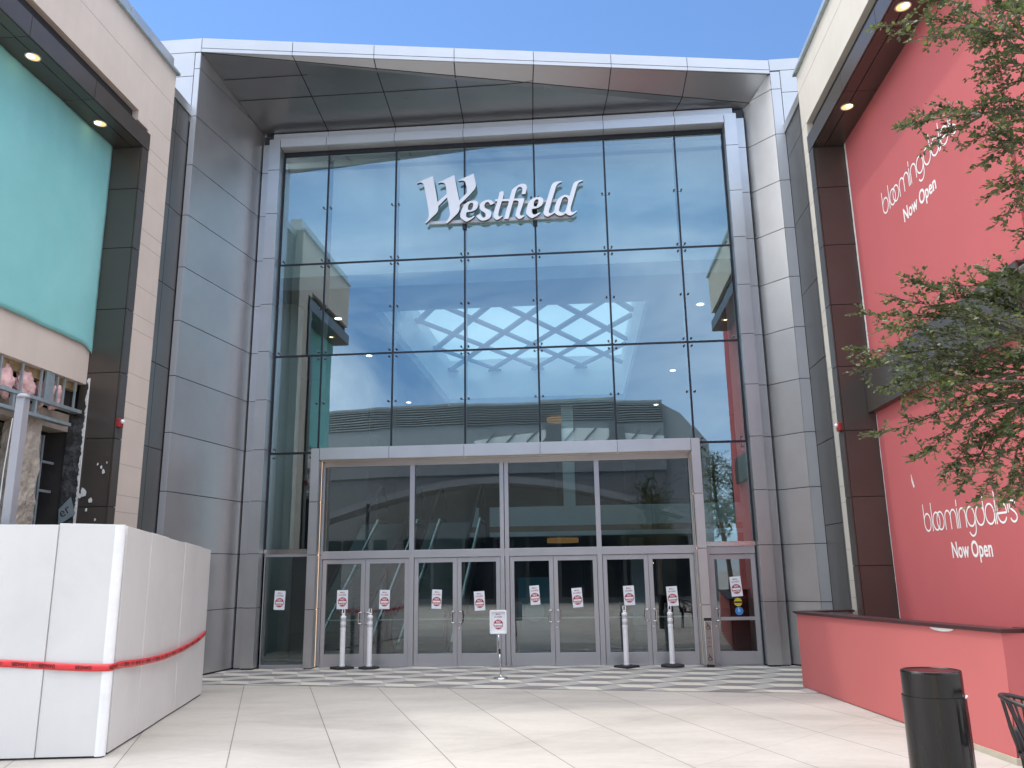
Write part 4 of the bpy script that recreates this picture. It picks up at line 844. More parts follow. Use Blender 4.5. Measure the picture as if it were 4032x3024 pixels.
mb = MB(); mb.box(XB + .03, XB + .3, -7.8, RY1, 0, 8.7); mb.build('banner_wall', 'beige2', RB)
mb = MB(); mb.panels((5.98, RY1 - .01, 0), (0, -1, 0), (0, 0, 1), [0, 2.1, 3.4, 4.6], [4.05, 4.76], (-1, 0, 0), .02, .01); mb.panels((5.98, RY1 - .01, 4.05), (0, -1, 0), (1, 0, 0), [0, 2.1, 4.6], [.022, .13], (0, 0, -1), .02, .01); mb.panels((5.98, RY1 - .01, 4.76), (0, -1, 0), (1, 0, 0), [0, 4.6], [.0, .12], (0, 0, 1), .02, .01)
mb.build('cross_beam', 'dark', RB)
def monoline(strokes, w):
    mb = MB()
    for st in strokes:
        pts = [Vector((p[0], p[1], 0)) for p in st]; n = len(pts); closed = (pts[0] - pts[-1]).length < 1e-4
        L, Rr = [], []
        for i, p in enumerate(pts):
            if closed: a = pts[(i - 1) % (n - 1)]; c = pts[(i + 1) % (n - 1)]
            else: a = pts[max(i - 1, 0)]; c = pts[min(i + 1, n - 1)]
            t = (c - a).normalized(); q = Vector((-t.y, t.x, 0)) * w / 2; L.append(p + q); Rr.append(p - q)
        for i in range(n - 1): mb.face(Rr[i], Rr[i + 1], L[i + 1], L[i])
    return mb
def arc(cx, cy, rx, ry, a0, a1, n=22): return [(cx + rx * math.cos(R(a0 + (a1 - a0) * i / n)), cy + ry * math.sin(R(a0 + (a1 - a0) * i / n))) for i in range(n + 1)]
def logo_strokes():
    S = []; ring = lambda x, r=.46: S.append(arc(x + .5, .5, r, .46, 0, 360, 32))
    S.append([(.05, 1.5), (.05, .5)]); ring(0); S.append([(1.18, 1.5), (1.18, 0)]); ring(1.27); ring(1.82)
    for x in (2.9, 3.62): S.append([(x + .04, 0), (x + .04, .55)] + arc(x + .40, .60, .36, .36, 180, 0)[:] + [(x + .76, 0)])
    S.append([(4.56, 0), (4.56, 1.0)]); S.append([(4.56, 1.1), (4.56, 1.42)])
    S.append([(4.76, 0), (4.76, .55)] + arc(5.14, .60, .38, .36, 180, 0) + [(5.52, 0)])
    ring(5.6); S.append([(6.55, .5), (6.55, .0)] + arc(6.13, -.02, .42, .40, 0, -150))
    ring(6.66); S.append([(7.61, .5), (7.61, 1.5)]); ring(7.72); S.append([(8.67, .5), (8.67, 0)]); S.append([(8.84, 1.5), (8.84, 0)])
    S.append([(8.98, .47), (9.90, .47)] + arc(9.44, .5, .46, .46, 0, 330, 30)); S.append([(10.08, 1.0), (10.08, .45)])
    S.append(arc(10.52, .73, .28, .23, 20, 200, 14) + [(10.40, .58), (10.66, .46)] + arc(10.53, .25, .30, .22, 30, -170, 16)[1:])
    return S
def banner_text(par, ya, yb, z, sz, ny0, ny1, nz_, xoff):
    sx = (ya - yb) / 10.85; mbx = monoline(logo_strokes(), .095); mb = MB(); k = 0
    for f in mbx.f:
        # each stroke quad sits on its own hair-thin level so crossings never share a plane
        mb.face(*[(XB - .0125 - .00002 * (k % 97), ya - mbx.v[i][0] * sx, z + mbx.v[i][1] * sz) for i in f]); k += 1
    mb.build('banner_lettering', 'whitepaint', par)
    me = text_mesh('Now Open', 1.0, 0, 'LEFT', bold=.02); xs_ = [v.co.x for v in me.vertices]; w = max(xs_) - min(xs_)
    mb = MB(); mt = Matrix(((0, 0, -1, XB - .0125), (-(ny0 - ny1) / w, 0, 0, ny0), (0, .27, 0, nz_), (0, 0, 0, 1)))
    mb.add_mesh(me, mt); mb.build('banner_lettering', 'whitepaint', par)
banner_text(UB, -4.41, -6.80, 6.76, .245, -5.06, -6.10, 6.37, 0)
banner_text(LBN, -4.46, -6.84, 2.175, .245, -5.17, -6.19, 1.83, 0)

# ---- recessed downlights in the two frame soffits and the fire strobes
def downlight(x, y, lab):
    T = thing('downlight', lab, 'downlight', (x, y, 8.63), 'round lamps in the frame soffits')
    mb = MB(); mb.lathe([(.085, .002), (.085, -.004), (.10, -.004), (.10, 0.004)], (x, y, 8.6255), 24, cap=False); mb.build('trim_ring', 'rail', T, smooth=False)
    mb = MB(); mb.lathe([(.001, .0002), (.084, .0002)], (x, y, 8.6245), 24); mb.build('reflector', 'lampref', T)
    mb = MB(); mb.lathe([(.001, -.004), (.04, -.004), (.05, 0)], (x + (-.02 if x < 0 else .02), y - .02, 8.6245), 18); mb.build('bulb', 'lamp', T)
downlight(-5.69, -6.78, 'round lit lamp in the soffit above the teal cloth, nearer one'); downlight(-5.75, -5.10, 'round lamp in the soffit above the teal cloth, one by the frame corner')
downlight(5.76, -6.62, 'brightly lit round lamp in the right soffit beside the leaf tips'); downlight(5.78, -4.33, 'round lamp in the right soffit near the frame corner')
for s, y, z, lab in ((-1, LY1 + .06, 4.03, 'small red fire strobe on the dark frame of the left building'), (1, RY1 + .10, 3.87, 'small red fire strobe on the dark frame of the right building')):
    xf = s * (5.45 if s < 0 else 5.58); T = thing('fire_strobe', lab, 'alarm', (xf, y, z), 'red fire strobes')
    mb = MB(); mb.box(xf + s * .003, xf - s * .05, y - .065, y + .065, z - .07, z + .06); mb.build('housing', 'strobe', T, bevel=.01)
    mb = MB(); mb.sphere((xf - s * .06, y + .01, z + .02), .034, 12, 8); mb.build('lens', 'lens', T, smooth=True)

# ================================================================== white hoarding on the left
HO = thing('white_hoarding', 'tall white site hoarding wrapped with red danger tape, left foreground', 'hoarding', (-3.35, -7.55, 0))
def wall_panel(p, q, z0a, z0b, z1a, z1b, th, nrm, name, par, mat, bev=.004):
    p, q, nrm = Vector((*p, 0)), Vector((*q, 0)), Vector((*nrm, 0)).normalized() * th
    mb = MB(); a = lambda v, z: (v.x, v.y, z)
    pts = [a(p - nrm, z0a), a(q - nrm, z0b), a(q, z0b), a(p, z0a), a(p - nrm, z1a), a(q - nrm, z1b), a(q, z1b), a(p, z1a)]
    mb.hexa(pts); o = mb.build(name, mat, par, bevel=bev)
    return o
fx = lambda x: -7.62 + (x + 3.40) * .127
for xa, xb, dz, dn in ((-3.405, -3.983, 0, 0), (-3.987, -5.18, .004, -.012), (-5.185, -6.4, 0, 0)):
    wall_panel((xa, fx(xa) + dn), (xb, fx(xb) + dn), .02, .02, 2.292 + dz, 2.312 + dz, .04, (.126, -.992), 'front_panel', HO, 'white')
P0 = Vector((-3.345, -7.545)); P1 = Vector((-4.30, -3.37)); dv = (P1 - P0)
ts = [0.02, .236, .41, .62, .845, 1.0]
for i in range(5):
    a = P0 + dv * (ts[i] + .0006); b = P0 + dv * (ts[i + 1] - .0006); dz = (0, .004, -.003, .003, -.004)[i]
    wall_panel((a.x + dz * .8, a.y), (b.x + dz * .8, b.y), .02, .02, 2.285 - .14 * ts[i] + dz, 2.285 - .14 * ts[i + 1] + dz, .04, (.9745, .224), 'side_panel', HO, 'white')
mb = MB(); n_ = 14; cx, cy, r = -3.398, -7.56, .062
prof = [(cx - .012, fx(-3.41) - .004)] + [(cx + r * math.cos(R(a)), cy + r * math.sin(R(a))) for a in [-90 + 102 * i / n_ for i in range(n_ + 1)]] + [(cx + .02, cy + .06), (cx - .012, cy)]
mb.prism([(x, y, .015) for x, y in prof], (0, 0, 2.275)); mb.build('corner_post', 'white_lt', HO)
mb = MB(); mb.prism([(-3.42, -7.58, 0), (-3.37, -7.55, 0), (-4.31, -3.4, 0), (-4.36, -3.4, 0)], (0, 0, .022)); mb.prism([(-3.42, -7.58, 0), (-6.4, fx(-6.4) + .03, 0), (-6.4, fx(-6.4) + .06, 0), (-3.42, -7.54, 0)], (0, 0, .022)); mb.build('base_gap', 'rubber', HO)
mb = MB(); mb.prism([(-4.32, -3.37, 0.02), (-4.34, -3.41, .02), (-5.5, -3.30, .02), (-5.5, -3.26, .02)], (0, 0, 2.13)); mb.build('end_panel', 'white', HO)

# danger tape sagging round the hoarding
TW = .072
off = .014
keys = []
for x, z in ((-6.3, .99), (-5.4, .965), (-4.9, .947), (-4.45, .924), (-4.1, .899), (-3.8, .876), (-3.55, .862), (-3.42, .858)):
    keys.append(((x, fx(x) - off - .012, z), Vector((.126, -.992, 0))))
for a in (-60, -30, 0): keys.append(((cx + (r + .012) * math.cos(R(a)), cy + (r + .012) * math.sin(R(a)), .857), Vector((math.cos(R(a)), math.sin(R(a)), 0))))
for t, z in ((.045, .855), (.19, .818), (.31, .80), (.44, .791), (.6, .803), (.755, .827), (.89, .868), (.985, .908)):
    p = P0 + dv * t; s_ = .05 * math.sin(math.pi * min(1, t)) + off; keys.append(((p.x + .9745 * s_, p.y + .224 * s_, z), Vector((.9745, .224, 0))))
path = smooth_path([k[0] for k in keys], 6); dist = [0.]
for a, b in zip(path, path[1:]): dist.append(dist[-1] + (b - a).length)
def at_tape(s_):
    for i in range(len(path) - 1):
        if dist[i + 1] >= s_: break
    t = (s_ - dist[i]) / max(1e-6, dist[i + 1] - dist[i]); p = path[i].lerp(path[i + 1], min(1, t)); d_ = (path[i + 1] - path[i]).normalized(); return p, d_
mb = MB(); n_ = 220; b = 0
for i in range(n_ + 1):
    p, d_ = at_tape(dist[-1] * i / n_); nn = Vector((d_.y, -d_.x, 0)).normalized()
    roll = .10 * math.sin(i * .21) + .05 * math.sin(i * .57)
    for v in (-.5, 0, .5): mb.v.append(tuple(p + Vector((0, 0, v * TW)) + nn * (roll * v * TW + .0025 * math.sin(i * .8 + v * 3))))
for i in range(n_):
    for j in range(2): mb.f.append((i * 3 + j, (i + 1) * 3 + j, (i + 1) * 3 + j + 1, i * 3 + j + 1)); mb.mi.append(0)
DT = thing('danger_tape', 'red plastic danger tape sagging round the white hoarding', 'tape', (-3.35, -7.6, .8))
o = mb.build('tape_strip', 'tape', DT, smooth=True); so = o.modifiers.new('thick', 'SOLIDIFY'); so.thickness = .0012
me = text_mesh('DANGER', .052, 0, 'CENTER', bold=.0012, sx=.78)
ws = [v.co.x for v in me.vertices]; ys = [v.co.y for v in me.vertices]; hm = (max(ys) + min(ys)) / 2
x_to_s = lambda x: next(dist[i] for i, p in enumerate(path) if p.x >= x)
s_cor = dist[min(range(len(path)), key=lambda i: (path[i] - Vector((cx + r, cy, .857))).length)]
cents = [x_to_s(x) for x in (-5.55, -4.93, -4.245, -3.945, -3.585)] + [s_cor + .02 + .36 * k for k in range(11)]
mb = MB()
for c in cents:
    if c > dist[-1] - .2: continue
    idx = {}
    for p_ in me.polygons:
        pts = []
        for i in p_.vertices:
            v = me.vertices[i].co; p, d_ = at_tape(c - v.x); nn = Vector((d_.y, -d_.x, 0)).normalized()   # printed upside down
            pts.append(p + Vector((0, 0, -(v.y - hm))) + nn * .0055)
        mb.face(*pts)
for c in [x_to_s(x) for x in (-4.46, -4.09)] + [s_cor + .2 + .36 * k for k in range(10)]:
    for k in range(7):
        u = c + (k - 3) * .017
        if u > dist[-1] - .05: continue
        p, d_ = at_tape(u); nn = Vector((d_.y, -d_.x, 0)).normalized() * .0055; h = rnd.uniform(.003, .012)
        for zo in (-.012, .004):
            mb.face(p + nn + Vector((0, 0, zo)), p + nn + d_ * .012 + Vector((0, 0, zo)), p + nn + d_ * .012 + Vector((0, 0, zo + h)), p + nn + Vector((0, 0, zo + h)))
mb.build('tape_lettering', 'inkblk', DT)

# grey steel gate post behind the hoarding
GP = thing('steel_post', 'grey square steel post with domed cap rising behind the white hoarding', 'post', (-4.72, -7.45, 0))
mb = MB(); mb.box(-4.79, -4.69, -7.5, -7.4, 0, 3.74); mb.build('shaft', 'post', GP, bevel=.004)
mb = MB(); mb.lathe([(.072, 3.735), (.072, 3.75), (.06, 3.772), (.035, 3.788), (.001, 3.792)], (-4.74, -7.45, 0), 18); mb.build('cap', 'post', GP, smooth=True)
mb = MB(); mb.tube([(-4.80, -7.5, 3.5), (-4.83, -7.5, 2.9), (-4.83, -7.5, 0)], .006, 6); mb.build('cable', 'rail', GP)

# ================================================================== low coral wall on the right
LW = thing('low_wall', 'low coral red wrapped terrace wall with dark maroon cap, right foreground', 'wall', (5.0, -5, 0))
wa, wb = Vector((4.71, -2.82, 0)), Vector((5.285, -7.80, 0)); wd = (wb - wa); wl_ = wd.length; wd.normalize(); wn_ = Vector((wd.y, -wd.x, 0))
if wn_.x > 0: wn_ = -wn_
mb = MB()
N1 = 40
def wallpt(t, v):  # slight bow of the wrap
    p = wa + wd * wl_ * t; h = 1.05 + .075 * t
    return tuple(p + Vector((0, 0, .012 + (h - .012) * v)) + wn_ * (.004 * noise.noise(Vector((t * 6, v * 2, 0)))) + Vector((.02 * t * v, 0, 0)))
grid(mb, [[wallpt(i / N1, j / 6) for i in range(N1 + 1)] for j in range(7)])
o = mb.build('wrapped_side', 'red2', LW, smooth=True)
mb = MB(); mb.prism([tuple(wa - wn_ * .02), tuple(wb - wn_ * .02), tuple(wb - wn_ * .2), tuple(wa - wn_ * .2)], (0, 0, 1.04)); mb.build('wall_core', 'red2', LW)
mb = MB(); mb.box(5.30, 6.09, -7.80, -7.65, .012, 1.125); mb.build('return_side', 'red2', LW)
mb = MB(); mb.box(4.74, 5.55, -2.86, -2.72, 0, 1.04); mb.build('far_side', 'red2', LW)
mb = MB(); mb.prism([tuple(wa + wn_ * .035 + Vector((0, -.0, 1.052))), tuple(wb + wn_ * .035 + Vector((.03, -.03, 1.127))), tuple(wb - wn_ * .22 + Vector((0, -.03, 1.127))), tuple(wa - wn_ * .22 + Vector((0, 0, 1.052)))], (0, 0, .035))
mb.box(5.50, 6.09, -7.84, -7.6, 1.128, 1.165); mb.prism([(4.69, -2.86, 1.06), (5.56, -2.86, 1.075), (5.56, -2.66, 1.075), (4.69, -2.66, 1.06)], (0, 0, .03)); mb.build('wall_cap', 'darkcap', LW, bevel=.004)
mb = MB(); mb.prism([tuple(wb - wd * 2.0 + wn_ * .006), tuple(wb + wn_ * .02 + Vector((0, -.02, 0))), (6.09, -7.85, 0), (6.09, -7.75, 0), tuple(wb - wd * .1 - wn_ * .05)], (0, 0, .055)); mb.build('base_curb', 'curb', LW)
q = wa + wd * wl_ * .80; mb = MB(); pts = []
for i in range(13):
    a = math.pi * i / 12; t = .80 + .045 * math.cos(a); p = wa + wd * wl_ * t; h = 1.05 + .075 * t; pts.append(tuple(p + wn_ * .009 + Vector((.02 * t, 0, h - .005 - .032 * math.sin(a)))))
mb.prism(pts, wn_ * -.004); mb.build('torn_patch', 'foam', LW)
mb = MB(); mb.box(5.30, 5.50, -2.98, -2.88, .9, 1.03); mb.box(5.3, 5.34, -3.3, -2.98, .96, 1.03); tag(mb.build('timber_offcut', 'orange', None, org=(5.35, -3, .9)), 'orange timber piece behind the far end of the low coral wall', 'timber')

# ================================================================== black bin and plastic chair
BN = thing('litter_bin', 'black oval litter bin with scratched glossy sides', 'bin', (3.99, -9.45, 0))
mb = MB(); mb.lathe([(.98, .02), (1.0, .03), (1.0, .80), (1.0, .825)], (3.99, -9.45, 0), 56, .215, .20); mb.build('shell', 'black', BN, smooth=False)
mb = MB(); mb.lathe([(.955, .826), (.955, .985), (.945, .997), (.93, 1.0), (.88, .994), (.001, .993)], (3.99, -9.45, 0), 56, .215, .20); mb.build('hood', 'black', BN)
mb = MB(); mb.lathe([(.965, 0), (.965, .02)], (3.99, -9.45, 0), 40, .215, .20); mb.build('foot_ring', 'rubber', BN)
mb = MB(); mb.tube([(4.15, -9.575, .812), (4.175, -9.56, .832), (4.205, -9.50, .83)], [.003, .009, .002], 6); mb.build('bag_edge', 'lens', BN)
mb = MB(); rr = random.Random(4)
for k in range(30):
    a = rr.uniform(-165, -15); z1 = rr.uniform(.3, .78); l = rr.uniform(.08, .5); da = rr.uniform(-8, 14)
    pth = [(3.99 + .2155 * math.cos(R(a + da * t)), -9.45 + .2005 * math.sin(R(a + da * t)), max(.05, z1 - l * t)) for t in (0, .33, .66, 1)]
    mb.tube(pth, [.0008, .0016, .0018, .0006], 4)
mb.build('scratch', 'rubber', BN)
CH = thing('plastic_chair', 'dark brown openwork plastic chair cut off at the right edge', 'chair', (4.665, -9.72, 0))
def chp(a, h, rr_=.27):    # ring point round the seat
    return Vector((4.665 + rr_ * math.cos(a), -9.72 + rr_ * math.sin(a), h))
mb = MB(); mb.lathe([(.02, .44), (.22, .445), (.25, .46), (.25, .475), (.22, .47), (.02, .455)], (4.665, -9.72, 0), 28); mb.build('seat', 'chairm', CH, smooth=True)
mb = MB(); rim = []
for i in range(25):
    a = R(20 + 280 * i / 24); h = .60 + .24 * math.sin(math.pi * i / 24) ** .8
    rim.append(chp(a, h, .255 + .05 * math.sin(math.pi * i / 24)))
mb.tube(smooth_path(rim, 3), .016, 8); mb.build('back_rim', 'chairm', CH, smooth=True)
mb = MB(); rr = random.Random(2)
for i in range(1, 24):
    p = rim[i]; a = R(20 + 280 * i / 24); j = round(i / 4) * 4; a2 = R(20 + 280 * j / 24)
    q = chp(a2, .47, .235); m = p.lerp(q, .55) + Vector((rr.uniform(-.01, .01), 0, 0)); mb.tube(smooth_path([p, m, q], 4), [.007] * 4 + [.010] * 4 + [.013], 6)
mb.build('back_branches', 'chairm', CH, smooth=True)
for a in (45, 135, 225, 315):
    mb = MB(); mb.tube(smooth_path([chp(R(a), .62 if a > 100 else .5, .26), chp(R(a), .44, .225), chp(R(a), .2, .235), chp(R(a), 0, .26)], 4), [.018, .022, .026, .028, .026, .022, .018, .016, .015, .015, .015, .014, .014], 8); mb.build('leg', 'chairm', CH, smooth=True)

# ================================================================== delineator posts, sign stand, posters, push plate
def delineator(x, y, lab, base):
    T = thing('delineator_post', lab, 'bollard post', (x, y, 0), 'white delineator posts before the doors')
    mb = MB()
    if base == 'round': mb.lathe([(.21, .006), (.215, .03), (.20, .045), (.07, .055), (.06, .06)], (x, y, 0), 30)
    else:
        n_, a0, rr_ = (4, 0, .235) if base == 'diamond' else (6, 15, .20)
        mb.lathe([(rr_, .006), (rr_, .034), (rr_ * .92, .045), (.06, .05)], (x, y, 0), n_, 1, .85 if base == 'hex' else 1, R(a0))
    mb.build('base_plate', 'rubber', T)
    mb = MB(); mb.lathe([(.054, .05), (.054, .075), (.047, .08), (.047, .70), (.052, .705), (.052, .74), (.046, .745), (.046, .80), (.052, .81), (.052, .85), (.046, .855), (.046, .915), (.053, .925), (.053, .955), (.03, .975), (.022, .99)], (x, y, 0), 26); mb.build('tube', 'white_lt', T, smooth=False)
    for z0, z1 in ((.755, .80), (.865, .915)):
        mb = MB(); mb.lathe([(.0475, z0), (.0475, z1)], (x, y, 0), 26); mb.build('reflective_band', 'rail', T)
    mb = MB(); mb.tube([(x - .022, y, .985), (x - .024, y, 1.04), (x - .02, y, 1.09), (x + .02, y, 1.09), (x + .024, y, 1.04), (x + .022, y, .985)], .010, 6)
    mb.lathe([(.03, .985), (.034, 1.0), (.022, 1.015)], (x, y, 0), 14); mb.build('loop_handle', 'white_lt', T, smooth=True)
delineator(-3.083, -.137, 'white delineator post leftmost before the doors, on a black diamond base', 'diamond')
delineator(-2.557, -.165, 'white delineator post second from the left, on a black six-sided base', 'hex')
delineator(2.242, -.209, 'white delineator post before the right double doors, on a black square base', 'diamond')
delineator(3.081, -.125, 'white delineator post on a worn round black base, nearest the push plate', 'round')

SW, SH = .207, .36
def poster(name, lab, x, y, z, w, h, tilt=0, bend=0, grp='paper notices taped inside the door glass', T=None):
    """No-entry notice: paper, red disc with a white bar, lettering."""
    if T is None: T = thing(name, lab, 'notice', (x, y, z), grp)
    M4 = Matrix.Translation((x, y, z)) @ Matrix.Rotation(R(tilt), 4, 'Y')
    def put(mb, nm, mat): mb.v = [tuple(M4 @ Vector(v)) for v in mb.v]; return mb.build(nm, mat, T)
    sy = h / SH; bb = lambda v: bend * (v / h + .5) ** 2 * .03
    mb = MB(); nn = 6
    for i in range(nn):
        z0, z1 = -h / 2 + h * i / nn, -h / 2 + h * (i + 1) / nn; mb.face((-w / 2, -.002, z0), (w / 2, -.002, z0), (w / 2, -.002, z1), (-w / 2, -.002, z1)); mb.face((-w / 2, .0, z0), (-w / 2, 0, z1), (w / 2, 0, z1), (w / 2, 0, z0))
    put(mb, 'paper_sheet', 'paper')
    r_ = .088 * sy; cz = -.045 * sy
    mb = MB(); mb.mat = 0; mb.face(*[(r_ * math.cos(2 * math.pi * i / 36), -.0030, cz + r_ * math.sin(2 * math.pi * i / 36)) for i in range(36)])
    mb.mat = 1; mb.face((-r_ * .86, -.0042, cz - r_ * .19), (r_ * .86, -.0042, cz - r_ * .19), (r_ * .86, -.0042, cz + r_ * .19), (-r_ * .86, -.0042, cz + r_ * .19))
    for body, zz, sz in (('NO', cz + r_ * .34, .056), ('ENTRY', cz - r_ * .72, .050)):
        me_ = text_mesh(body, sz * sy, 0, 'CENTER', bold=.0014, sx=.92); mb.add_mesh(me_, frame_mat((0, -.0042, zz), (1, 0, 0), (0, 0, 1)))
    put(mb, 'no_entry_symbol', ['inkred', 'paper'])
    mb = MB()
    for body, zz in (('MALL', .122 * sy), ('CLOSED', .075 * sy)):
        me_ = text_mesh(body, .036 * sy, 0, 'CENTER', bold=.0010, space=1.1); mb.add_mesh(me_, frame_mat((0, -.0034, zz), (1, 0, 0), (0, 0, 1)))
    put(mb, 'printed_words', 'inktext'); return T
PG = YD - .004
for x, z, w, tilt, y, lab in ((-4.40, 1.265, .215, 2, .0, 'paper no-entry notice on the left sidelight pane, apart from the doors'),
    (-3.21, 1.257, .22, 0, PG, 'paper no-entry notice on the first door from the left, above a post'), (-2.37, 1.25, .205, 1.5, PG, 'paper no-entry notice on the second door from the left'),
    (-1.342, 1.242, .19, 2.5, PG, 'paper no-entry notice on the third door from the left, left of the sign stand'), (-.505, 1.20, .205, -3, PG, 'paper no-entry notice on the fourth door from the left, just above the sign stand'),
    (.567, 1.293, .185, -4, PG, 'highest of the door notices in the middle, in front of the blue-green board'), (1.381, 1.237, .195, -4, PG, 'paper no-entry notice on the sixth door from the left, right of the blue-green board'),
    (2.366, 1.265, .205, -2, PG, 'paper no-entry notice on the seventh door, above the third white post'), (3.18, 1.243, .205, -3, PG, 'paper no-entry notice on the eighth door, above the round-based post'),
    (4.35, 1.407, .205, -4, .025, 'paper no-entry notice on the separate right side door, above round stickers')):
    poster('door_notice', lab, x, y, z, w, SH, tilt)
ST = thing('sign_stand', 'white framed no-entry notice on a chrome pole stand before the doors', 'sign stand', (.07, -1.64, 0))
mb = MB(); mb.lathe([(.125, 0), (.125, .008), (.10, .022), (.03, .032), (.02, .05), (.012, .055)], (.07, -1.64, 0), 36); mb.build('base', 'chrome', ST, smooth=True)
mb = MB(); mb.tube([(.07, -1.64, .04), (.055, -1.64, .42)], .010, 10); mb.tube([(.055, -1.64, .42), (.04, -1.64, .74)], .0135, 10); mb.build('pole', 'chrome', ST, smooth=True)
mb = MB(); mb.tube([(.057, -1.64, .40), (.053, -1.64, .47)], .017, 10); mb.tube([(.05, -1.652, .44), (.04, -1.655, .60)], .006, 6); mb.build('clamp', 'rubber', ST)
X0, X1, Z0, Z1 = -.107, .183, .717, 1.107
mb = MB(); mb.box(X0 + .02, X1 - .02, -1.635, -1.625, Z0 + .02, Z1 - .02); mb.build('backing_board', 'white_lt', ST)
mb = MB()
for a in (((X0 + .022, Z0), (X1 - .022, Z0 + .03)), ((X0 + .022, Z1 - .03), (X1 - .022, Z1)), ((X0, Z0 + .022), (X0 + .03, Z1 - .022)), ((X1 - .03, Z0 + .022), (X1, Z1 - .022))): mb.box(a[0][0], a[1][0], -1.665, -1.62, a[0][1], a[1][1])
for xx in (X0 + .022, X1 - .022):
    for zz in (Z0 + .022, Z1 - .022): mb.lathe([(.022, -.0215), (.022, .0215)], (0, 0, 0), 16); k = 32; vv = mb.v[-k:]; mb.v[-k:] = [(xx + v[0], -1.6425 + v[2], zz + v[1]) for v in vv]
mb.build('snap_frame', 'white_lt', ST, bevel=.004)
poster('sheet', '', .038, -1.637, .912, .235, .335, 0, T=ST)
PP = thing('push_plate', 'tall steel wheelchair push plate by the side door, black at both ends', 'door control', (3.745, -.24, 0))
mb = MB(); mb.box(3.675, 3.815, -.25, -.226, .0, .87); mb.build('mounting', 'steel', PP, bevel=.004)
mb = MB(); mb.box(3.692, 3.798, -.265, -.251, .06, .80); mb.build('touch_plate', pbr('worn_steel', (.36, .335, .32), .35, .9, .06, 8), PP, bevel=.003)
mb = MB(); mb.box(3.678, 3.812, -.275, -.249, .81, .865); mb.box(3.678, 3.812, -.275, -.249, .01, .05); mb.build('end_cap', 'rubber', PP, bevel=.004)
def wheelchair(mb, x, y, z, s):
    pl = lambda a: [(x + p[0] * s, y, z + p[1] * s) for p in a]
    mb.tube(pl([(-.05, .34), (-.03, .1), (.12, .1), (.2, -.16), (.27, -.14)]), .014 * s / .3, 5); mb.tube(pl([(-.04, .2), (.1, .2)]), .012 * s / .3, 5)
    mb.tube(pl(arc(-.0, -.06, .17, .17, 100, 330, 16)), .012 * s / .3, 5); mb.sphere((x - .055 * s, y, z + .42 * s), .05 * s, 8, 6)
mb = MB(); wheelchair(mb, 3.745, -.2655, .16, .17); wheelchair(mb, 3.745, -.2655, .70, .17)
for i, wd_ in enumerate(('PUSH', 'TO', 'OPEN')):
    mb.add_mesh(text_mesh(wd_, .032, 0, 'CENTER'), frame_mat((3.745, -.2662, .50 - .075 * i), (1, 0, 0), (0, 0, 1)))
mb.build('engraved_marks', 'inkblk', PP)
STY = thing('door_sticker', 'round yellow warning sticker below the notice on the right side door', 'sticker', (4.36, .027, 1.13))
mb = MB(); mb.disc((4.365, .0245, 1.125), (0, -1, 0), .075, .001, 30); mb.build('yellow_disc', 'yellow', STY)
mb = MB(); mb.box(4.292, 4.438, .0222, .0232, 1.105, 1.140)
mb.add_mesh(text_mesh('CAUTION', .026, 0, 'CENTER'), frame_mat((4.365, .0230, 1.155), (1, 0, 0), (0, 0, 1))); mb.add_mesh(text_mesh('DOOR', .026, 0, 'CENTER'), frame_mat((4.365, .0230, 1.072), (1, 0, 0), (0, 0, 1))); mb.build('sticker_words', 'inkblk', STY)
STB = thing('door_sticker', 'round blue wheelchair sticker, lowest on the right side door', 'sticker', (4.37, .027, .96))
mb = MB(); mb.disc((4.375, .0245, .965), (0, -1, 0), .075, .001, 30); mb.build('blue_disc', 'blue', STB)
mb = MB(); wheelchair(mb, 4.37, .0225, .975, .10); mb.build('wheelchair_symbol', 'paper', STB)

